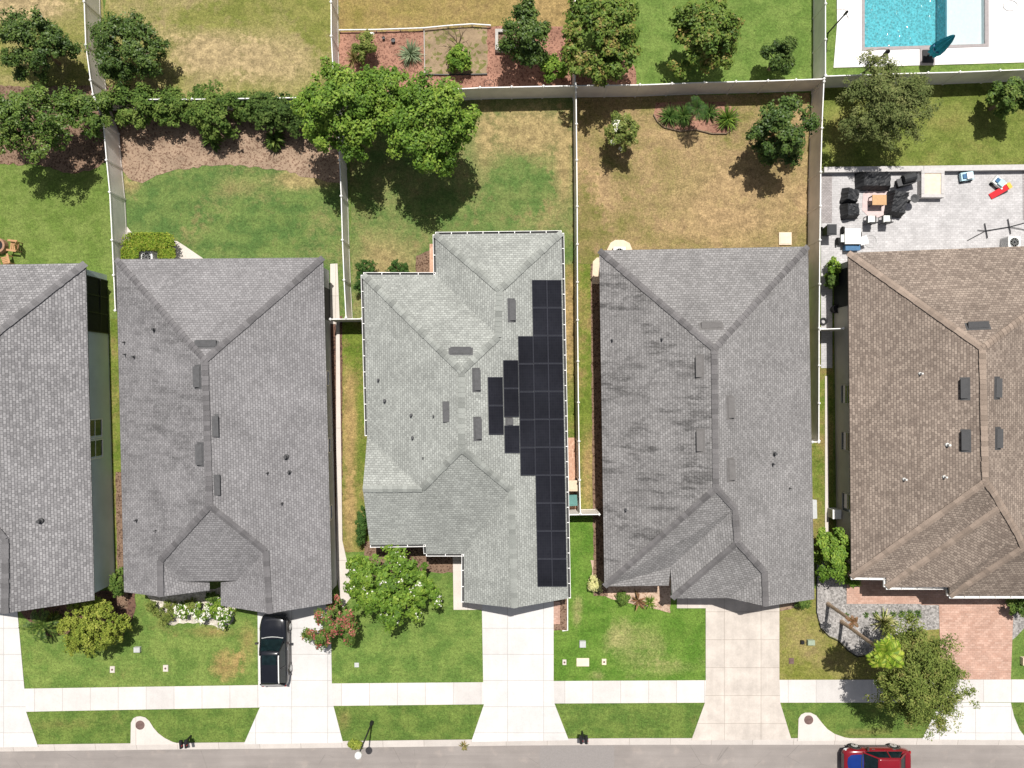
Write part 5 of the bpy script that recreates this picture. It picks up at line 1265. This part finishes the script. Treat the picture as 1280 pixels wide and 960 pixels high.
# charcoal stand: round bowl on a post
r = empty('fire_bowl', P(1135, 252), 'round dark bowl on a stand beside the covered lounge chair', 'fire bowl'); b = MB(); b.lathe((0, 0, 0), [(.16, 0), (.16, .04), (.04, .06), (.04, .6)], M['black'], 10); local(r, b.build('stand')); b = MB(); b.lathe((0, 0, .6), [(.08, 0), (.27, .15), (.30, .2), (.26, .2), (.1, .1)], M['ventmetal'], 16); local(r, b.build('bowl'))
b = MB(); pts = [P(1143, 241, .7), P(1150, 236, .8), P(1164, 232, .9)]; 
# dark storage bin at left of patio
bq = bin_(1031, 291, 'dark tall bin against the fence at the patio edge', 'blackfabric', 0)
# white wheeled cart with black wheels
r = empty('garden_cart', P(1060, 300), 'white wheeled cart with black wheels near the tan house corner', 'cart')
b = MB(); b.box((0, .12, .62), (1.05, 1.05, .12), M['white']); b.box((.78, -.15, .55), (.55, .55, .10), M['white'], .3); b.box((-.62, .0, .5), (.25, .5, .1), M['cushion']); local(r, b.build('tray'))
b = MB(); b.box((0, 0, .38), (1.2, .5, .30), M['black']); b.box((.1, -.62, .3), (1.0, .35, .35), M['blue']); local(r, b.build('frame'))
for x, y in ((-.85, -.15), (-.5, .6), (.62, .28), (.45, -.35)):
    b = MB(); b.lathe((x, y, .28), [(.18, -.06), (.26, -.05), (.26, .05), (.18, .06)], M['rubber'], 16, 'X'); local(r, b.build('wheel'))
b = MB(); b.tube([(1.5 + .42 * math.cos(2 * math.pi * k / 24), -.1 + .42 * math.sin(2 * math.pi * k / 24), .06) for k in range(25)], .012, M['boxgrey'], 5); o = b.build('hoop'); o.location = P(1060, 300); tag(o, 'thin grey hoop lying on the patio beside the white cart', 'hoop')
# toys
def toy(px, py, label, cols, rz):
    r = empty('ride_on_toy', P(px, py), label, 'toy', None, rz); b = MB(); b.box((0, 0, .26), (.85, .55, .2), M[cols[0]]); b.box((.1, 0, .42), (.4, .42, .14), M[cols[1]]); local(r, b.build('body')); b = MB(); b.box((-.22, 0, .40), (.22, .3, .08), M[cols[2]]); local(r, b.build('seat'))
    for x in (-.28, .28):
        for y in (-.3, .3): b = MB(); b.lathe((x, y, .13), [(.09, -.04), (.13, -.03), (.13, .03), (.09, .04)], M['rubber'], 12, 'Y'); local(r, b.build('wheel'))
toy(1205, 222, 'pale blue and white ride on toy near the low wall', ('ltblue', 'white', 'blue'), .15); toy(1245, 230, 'white and blue toy car with open top on the patio', ('cushion', 'ltblue', 'blue'), -.7)
r = empty('toy_slide', P(1246, 240.5), 'red and yellow toy slide next to the toy car', 'toy slide', None, R(32)); b = MB(); b.hexa([Vector(v) for v in ((-.6, -.2, .03), (.5, -.2, .38), (.5, .2, .38), (-.6, .2, .03))], [Vector(v) for v in ((-.6, -.2, .10), (.5, -.2, .45), (.5, .2, .45), (-.6, .2, .10))], M['red']); local(r, b.build('chute'))
b = MB(); b.box((.62, 0, .24), (.26, .4, .48), M['yellow']); local(r, b.build('ladder'))
# metal rod stand lying on the patio
b = MB(); z = .12
rod = lambda a, c, rad=.022: b.tube([P(*a, z), P(*c, z)], rad, M['black'], 6)
rod((1209.5, 300.5), (1232, 288.5)); rod((1222, 287.5), (1232.5, 288.5)); rod((1232, 288.5), (1262, 283.5), .03); rod((1231, 279), (1234.5, 297.5), .03); rod((1260, 273.5), (1263.5, 292.5), .03); rod((1262, 283.5), (1286, 277)); rod((1262, 283.5), (1286, 288))
tag(b.build('metal_frame'), 'thin black metal frame with crossbars lying on the patio', 'metal frame')
b = MB(); b.lathe((0, 0, .03), [(.26, 0), (.26, .1), (.14, .1), (.14, 0)], M['rubber'], 18); o = b.build('hose_coil'); o.location = P(1028.5, 402); tag(o, 'coiled black hose on the strip beside the short gate fence', 'hose')
b = MB(); b.lathe((0, 0, 0), [(.26, 0), (.30, .6), (.26, .6), (.24, .5)], M['black'], 14); o = b.build('planter_pot'); o.location = P(1042, 387); tag(o, 'round dark pot in the shade beside the tan house wall', 'pot')
b = MB(); b.box((0, 0, .4), (.55, .6, .8), M['boxgrey']); b.box((0, 0, .82), (.58, .62, .04), M['white']); o = b.build('storage_box'); o.location = P(1039, 640); tag(o, 'grey box against the tan house wall above the small tree', 'box')

# ------------------------------------------------------------------ pool
def pool():
    dk = [(1044.5, -40), (1046, 30), (1041.5, 85), (1290, 78), (1500, 72), (1500, -40)]
    ho = [(1079.5, -60), (1079.5, 60.5), (1231, 56), (1231, -60)]
    # deck as a ring of quads round the basin
    z = .07; b = MB(); pp = lambda x, y, zz_=z: Vector((P(x, y).x, P(x, y).y, zz_))
    for q in ([(1044.5, -140), (1076, -140), (1076.5, 64), (1041.5, 85), (1046, 30)], [(1041.5, 85), (1076.5, 64), (1235, 59), (1290, 78)], [(1235, 59), (1234, -140), (1500, -140), (1500, 72), (1290, 78)]):
        b.face([pp(*v) for v in q], M['deck'])
    for a, c in zip(dk[:-2], dk[1:-1]): b.face([pp(*a, 0), pp(*c, 0), pp(*c), pp(*a)], M['deck'])
    tag(b.build('pool_deck'), kind='structure')
    r = empty('swimming_pool', P(1155, 0), 'rectangular turquoise swimming pool with grey coping', 'swimming pool')
    b = MB()
    for q in ([(1076, -140), (1080, -140), (1080, 60), (1076.5, 64)], [(1076.5, 64), (1080, 60), (1230, 55.5), (1235, 59)], [(1230, 55.5), (1229.5, -140), (1234, -140), (1235, 59)]):
        pts = [P(*v) for v in q]; b.prism(pts, .02, .10, M['coping'])
    b.build('coping', r)
    b = MB(); fz = -1.2
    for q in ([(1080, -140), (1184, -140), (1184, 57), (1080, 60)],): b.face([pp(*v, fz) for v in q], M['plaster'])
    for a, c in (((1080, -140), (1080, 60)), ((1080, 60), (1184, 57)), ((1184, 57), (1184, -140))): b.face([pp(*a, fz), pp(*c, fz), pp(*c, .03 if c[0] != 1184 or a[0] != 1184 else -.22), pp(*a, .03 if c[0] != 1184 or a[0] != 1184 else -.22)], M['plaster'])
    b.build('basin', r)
    b = MB(); b.face([pp(*v, -.22) for v in [(1184, -140), (1230, -140), (1230, 55.5), (1184, 57)]], M['ledge'])
    for a, c in (((1184, 57), (1230, 55.5)), ((1230, 55.5), (1229.5, -140))): b.face([pp(*a, -.22), pp(*c, -.22), pp(*c, .03), pp(*a, .03)], M['ledge'])
    b.build('ledge', r)
    b = MB(); b.prism([P(1184, 56.8), P(1187, 56.7), P(1187, -140), P(1184, -140)], -.2, -.03, M['ltblue']); b.build('ledge_edge', r)
    b = MB(); b.face([pp(*v, -.04) for v in [(1080, -140), (1229.8, -140), (1230, 55.5), (1080, 60)]], M['water']); b.build('water', r)
pool()
# closed teal umbrella on its slab
r = empty('patio_umbrella', P(1158, 72), 'closed teal umbrella on a grey base at the pool edge', 'umbrella')
b = MB(); b.box((0, 0, .11), (1.0, 1.15, .06), M['coping']); b.box((0, 0, .18), (.75, .85, .10), M['black']); local(r, b.build('base'))
b = MB(); b.lathe((0, 0, .2), [(.035, 0), (.035, 2.75), (.02, 2.8)], M['black'], 10); local(r, b.build('pole'))
b = MB(); vs = []; fs = []; n = 24
for i, (rad, z) in enumerate(((.30, .75), (.36, 1.0), (.34, 1.5), (.27, 2.0), (.19, 2.5), (.09, 2.85), (.03, 2.95))):
    for k in range(n):
        a = 2 * math.pi * k / n; q = rad * (1 + .28 * math.cos(k * math.pi * 2 / 3)); vs.append((q * math.cos(a), q * math.sin(a), z))
fs = [(i * n + k, i * n + (k + 1) % n, (i + 1) * n + (k + 1) % n, (i + 1) * n + k) for i in range(6) for k in range(n)]
b.grid(vs, fs, M['teal']); local(r, b.build('canopy')); b = MB(); b.lathe((0, 0, 1.35), [(.39, 0), (.39, .05)], M['blue'], 16); local(r, b.build('strap'))

for px, py, h, lab in ((1034.8, 41.5, 2.8, 'slim dark pole at the left corner of the pool deck'), (1078.5, 92, 3.3, 'thicker dark pole by the fence below the pool')):
    r = empty('garden_pole', P(px, py), lab, 'pole', 'dark poles round the pool'); k = 1 if h < 3 else 1.6
    b = MB(); b.lathe((0, 0, 0), [(.07 * k, 0), (.05 * k, .1), (.045 * k, h * .8), (.07 * k, h * .82), (.09 * k, h * .95), (.03, h)], M['black'], 10); local(r, b.build('pole'))
    b = MB(); b.tube([(0, 0, h * .97), (-.3, .12, h * .99), (-.75, .1, h * .96)], .015, M['bark'], 5); b.tube([(0, 0, h * .9), (.3, -.2, h * .8)], .02, M['black'], 5); local(r, b.build('bracket'))
b = MB(); b.tube([P(1263 + 6 * math.cos(a) * 1.2 + 5 * math.sin(a), 7 + 5 * math.sin(a) - 4 * math.cos(a), .09) for a in (2 * math.pi * k / 20 for k in range(21))], .018, M['boxgrey'], 5)
tag(b.build('pool_hose'), 'thin grey hose looped on the white pool deck', 'hose')

# ------------------------------------------------------------------ cars
def car(label, px, py, rz, Lc, Wc, belt, roofz, hood, st, gh, body, hoodmat, side, rails=False, group='cars'):
    """st: stations (x fraction, half width factor, ztop side, ztop centre); gh: windscreen base, roof front, roof rear, rear glass base (x fractions)"""
    r = empty('car', P(px, py), label, 'car', None, rz)
    hw = Wc / 2; zl = .22
    def section(x, wf, zs, zc):
        w = hw * wf; half = [(w * .80, zl), (w * .97, zl + .12), (w, zl + .32), (w * 1.0, (zl + zs) / 2 + .1), (w * .975, zs - .10), (w * .90, zs - .01), (w * .72, zs + (zc - zs) * .7), (w * .36, zc)]
        return [(x, -y, z) for y, z in half] + [(x, y, z) for y, z in half[::-1]]
    secs = [section(Lc * f, wf, zs, zc) for f, wf, zs, zc in st]; n = len(secs[0]); vs = [v for q in secs for v in q]
    fs = [(i * n + k, i * n + (k + 1) % n, (i + 1) * n + (k + 1) % n, (i + 1) * n + k) for i in range(len(secs) - 1) for k in range(n)] + [tuple(range(n))[::-1], tuple(range((len(secs) - 1) * n, len(secs) * n))]
    b = MB(); b.grid(vs, fs, M[body]); o = local(r, b.build('body', smooth=True)); md = o.modifiers.new('s', 'SUBSURF'); md.levels = md.render_levels = 2
    # hood panel
    xs = [f for f, *_ in st]; 
    def interp(f, k):
        for a, c in zip(st[:-1], st[1:]):
            lo, hi = (a, c) if a[0] < c[0] else (c, a)
            if lo[0] <= f <= hi[0]: t = (f - lo[0]) / (hi[0] - lo[0] + 1e-9); return lo[k] * (1 - t) + hi[k] * t
        return st[0][k]
    b = MB(); g = []; nx, ny = 8, 8
    for i in range(nx + 1):
        f = gh[0] - .005 + (hood - gh[0] + .005) * i / nx
        for j in range(ny + 1):
            v = j / ny * 2 - 1; k = .70 - .10 * (i / nx) ** 3; w = hw * interp(f, 1) * k
            zs, zc = interp(f, 2), interp(f, 3); a = abs(v) * k; z = zc if a < .36 else zc + (zs - zc) * .3 * (a - .36) / .36
            g.append((Lc * f - .10 * v * v * (i / nx), v * w, z + .012 + .02 * (1 - v * v) * (1 if abs(abs(v) - .5) < .2 else .6)))
    b.grid(g, [(i * (ny + 1) + j, i * (ny + 1) + j + 1, (i + 1) * (ny + 1) + j + 1, (i + 1) * (ny + 1) + j) for i in range(nx) for j in range(ny)], M[hoodmat]); local(r, b.build('hood', smooth=True))
    # cabin
    wb, wr = hw * .90, hw * .70; x0, x1, x2, x3 = (Lc * q for q in gh); zb = belt
    def quad(name, q, mat, d=.0, parent=r, nudge=0):
        c = sum((Vector(p) for p in q), Vector()) / len(q); nn = (Vector(q[1]) - Vector(q[0])).cross(Vector(q[2]) - Vector(q[0])).normalized()
        if nn.dot(c - Vector((0, 0, belt))) < 0: nn = -nn
        b = MB(); b.hexa([Vector(p) - nn * .03 for p in q], [Vector(p) + nn * nudge for p in q], M[mat]); return local(parent, b.build(name))
    quad('windscreen', [(x0, -wb * .88, zb), (x0, wb * .88, zb), (x1, wr * .93, roofz - .02), (x1, -wr * .93, roofz - .02)], 'carglass')
    quad('rear_window', [(x3, -wb * .80, zb + .04), (x3, wb * .80, zb + .04), (x2, wr * .9, roofz - .03), (x2, -wr * .9, roofz - .03)], 'carglass')
    for s in (-1, 1):
        xm = x1 * .45 + x2 * .55
        for (a0, a1, c0, c1) in ((x0 - .12, xm + .03, x1 - .04, xm + .03), (xm - .03, x3 + .18, xm - .03, x2 + .06)):
            quad('side_window', [(a0, s * wb, zb + .0), (a1, s * wb, zb + .0), (c1, s * wr, roofz - .05), (c0, s * wr, roofz - .05)], 'carglass')
        b = MB()
        b.tube([(x0, s * wb * .93, zb), (x1, s * wr * .97, roofz - .03), (x2, s * wr * .95, roofz - .03), (x3, s * wb * .88, zb + .03)], .05, M[body], 6)
        b.tube([(xm, s * wb, zb), (xm, s * wr, roofz - .04)], .045, M[body], 6); local(r, b.build('pillar'))
        if rails: b = MB(); b.tube([(x1 - .25, s * wr * .93, roofz + .03), (x1 - .4, s * wr * .93, roofz + .075), (x2 + .25, s * wr * .93, roofz + .075), (x2 + .1, s * wr * .93, roofz + .03)], .04, M['white'], 6); local(r, b.build('roof_rail'))
        b = MB(); b.box((x0 - .30, s * (hw + .10), zb + .05), (.12, .20, .14), M[side]); local(r, b.build('wing_mirror'))
        for xx in (x0 - .75, xm - .55): b = MB(); b.box((xx, s * (hw * .985), zb - .12), (.20, .04, .035), M['chrome']); local(r, b.build('door_handle'))
        b = MB(); b.box((0, s * hw * .99, .38), (Lc * .5, .03, .14), M[side]); local(r, b.build('side_trim'))
        b = MB(); f0 = st[-2]; b.hexa([Vector((Lc * f0[0] - .25, s * hw * .62, f0[2] - .16)), Vector((Lc * f0[0] + .02, s * hw * .56, f0[2] - .2)), Vector((Lc * f0[0] - .06, s * hw * .86, f0[2] - .2)), Vector((Lc * f0[0] - .30, s * hw * .90, f0[2] - .16))],
            [Vector((Lc * f0[0] - .25, s * hw * .60, f0[2] + .02)), Vector((Lc * f0[0] - .02, s * hw * .56, f0[2] - .03)), Vector((Lc * f0[0] - .10, s * hw * .84, f0[2] - .03)), Vector((Lc * f0[0] - .30, s * hw * .86, f0[2] + .01))], M['lens']); local(r, b.build('headlight'))
        b = MB(); b.box((Lc * st[1][0] - .02, s * hw * .78, st[1][2] - .12), (.08, .16, .10), M['tail']); local(r, b.build('tail_light'))
        for xx in (Lc * .30, -Lc * .29):
            b = MB(); b.lathe((xx, s * (hw - .09), .33), [(.20, -.10), (.32, -.09), (.335, -.05), (.335, .06), (.31, .115), (.20, .115)], M['rubber'], 24, 'Y'); w = local(r, b.build('wheel'))
            b = MB(); b.lathe((xx, s * (hw - .09 + .118), .33), [(.215, -.012), (.215, .012)], M['boxgrey'], 20, 'Y')
            for k in range(5): b.box((xx, s * (hw - .09 + .135), .33), (.40, .02, .05), M['chrome'], tilt=Matrix.Rotation(k * math.pi / 5, 3, 'Y'))
            q = b.build('rim'); q.parent = w
            b = MB(); ar = [(xx + .40 * math.cos(a), s * (hw * .985), .33 + .40 * math.sin(a)) for a in (math.pi * k / 10 for k in range(11))]; b.tube(ar, .045, M[side], 6); local(r, b.build('wheel_arch'))
    b = MB(); b.tube([(x0 + .02, -wb * .84, zb + .02), (x0 + .10, -wb * .4, zb + .05), (x0 + .12, 0, zb + .055), (x0 + .10, wb * .4, zb + .05), (x0 + .02, wb * .84, zb + .02)], .035, M['boxgrey' if rails else side], 6); local(r, b.build('cowl'))
    if rails: b = MB(); xa, xb = x1 - .22, x1 - .85; b.hexa([Vector(q) for q in ((xa, -wr * .7, roofz), (xb, -wr * .72, roofz), (xb, wr * .72, roofz), (xa, wr * .7, roofz))], [Vector(q) for q in ((xa, -wr * .7, roofz + .05), (xb, -wr * .72, roofz + .058), (xb, wr * .72, roofz + .058), (xa, wr * .7, roofz + .05))], M['carglass']); local(r, b.build('sunroof'))
    b = MB(); g = []; nx, ny = 8, 8
    for i in range(nx + 1):
        u = i / nx; x = x1 + (x2 - x1) * u
        for j in range(ny + 1): v = j / ny * 2 - 1; g.append((x + (.06 * (1 - v * v) if i == 0 else 0), v * wr * (.97 - .03 * abs(u - .4)), roofz + .05 * (1 - v * v) * (1 - (2 * u - 1) ** 2 * .7) - .02 * abs(v) ** 3))
    b.grid(g, [(i * (ny + 1) + j, i * (ny + 1) + j + 1, (i + 1) * (ny + 1) + j + 1, (i + 1) * (ny + 1) + j) for i in range(nx) for j in range(ny)], M[body]); o = local(r, b.build('roof', smooth=True)); md = o.modifiers.new('t', 'SOLIDIFY'); md.thickness = .05; md.offset = -1
    b = MB(); b.box((Lc * st[-1][0] + .0, 0, .52), (.06, Wc * .55, .26), M[side]); local(r, b.build('front_grille'))
    return r
car('black estate car with silver roof rails parked on the left middle driveway', 347.5, 807.5, R(90) + .015, 4.75, 1.88, 1.02, 1.66, .44,
    [(-.50, .80, .86, .90), (-.485, .90, 1.0, 1.02), (-.42, .985, 1.03, 1.04), (-.2, 1.0, 1.03, 1.04), (.05, 1.0, 1.03, 1.04), (.20, .995, 1.03, 1.07), (.34, .98, .98, 1.04), (.44, .93, .88, .95), (.485, .82, .74, .82), (.50, .72, .62, .66)],
    (.19, .055, -.40, -.475), 'carblack', 'carblack', 'carside', True)
car('red car with a blue hood parked at the kerb', 1089.5, 945.5, math.pi, 4.45, 1.82, .90, 1.42, .455,
    [(-.50, .72, .78, .82), (-.48, .86, .90, .94), (-.40, .97, .94, .97), (-.2, 1.0, .92, .93), (.05, 1.0, .91, .92), (.20, .99, .90, .95), (.34, .97, .84, .90), (.44, .90, .74, .80), (.485, .76, .62, .68), (.50, .62, .55, .58)],
    (.235, .06, -.27, -.40), 'carred', 'carblue', 'carside')

# ------------------------------------------------------------------ light, camera
sc = bpy.context.scene
sun_dir = Vector((.055, .465, 1)).normalized()      # towards the sun
elev = math.asin(sun_dir.z); az = math.atan2(sun_dir.x, sun_dir.y)
w = bpy.data.worlds.new('World'); sc.world = w; w.use_nodes = True
nt = w.node_tree; bg = nt.nodes['Background']; sky = nt.nodes.new('ShaderNodeTexSky'); sky.sky_type = 'NISHITA'; sky.sun_disc = False
sky.sun_elevation = elev; sky.sun_rotation = az; sky.air_density = .8; sky.dust_density = 2.0; sky.ozone_density = .6
hs_ = nt.nodes.new('ShaderNodeHueSaturation'); hs_.inputs['Saturation'].default_value = .5; nt.links.new(sky.outputs[0], hs_.inputs['Color']); nt.links.new(hs_.outputs[0], bg.inputs[0]); bg.inputs[1].default_value = .068
sd = bpy.data.lights.new('sun', 'SUN'); sd.energy = 4.5; sd.angle = R(.53); sd.color = (1, .96, .90)
so = bpy.data.objects.new('sun', sd); C.objects.link(so); so.rotation_euler = sun_dir.to_track_quat('Z', 'Y').to_euler(); so.location = sun_dir * 80
cd = bpy.data.cameras.new('camera'); cd.lens = 24; cd.sensor_width = 36; cd.clip_end = 6000; cd.clip_start = .5
co = bpy.data.objects.new('camera', cd); C.objects.link(co); co.location = (0, 0, H); co.rotation_euler = (0, 0, 0); sc.camera = co
sc.view_settings.view_transform = 'Standard'; sc.view_settings.look = 'None'; sc.view_settings.exposure = .30; sc.view_settings.gamma = 1
sc.cycles.max_bounces = 6; sc.cycles.transparent_max_bounces = 8; sc.cycles.use_adaptive_sampling = True
sc.cycles.pixel_filter_type = 'BLACKMAN_HARRIS'
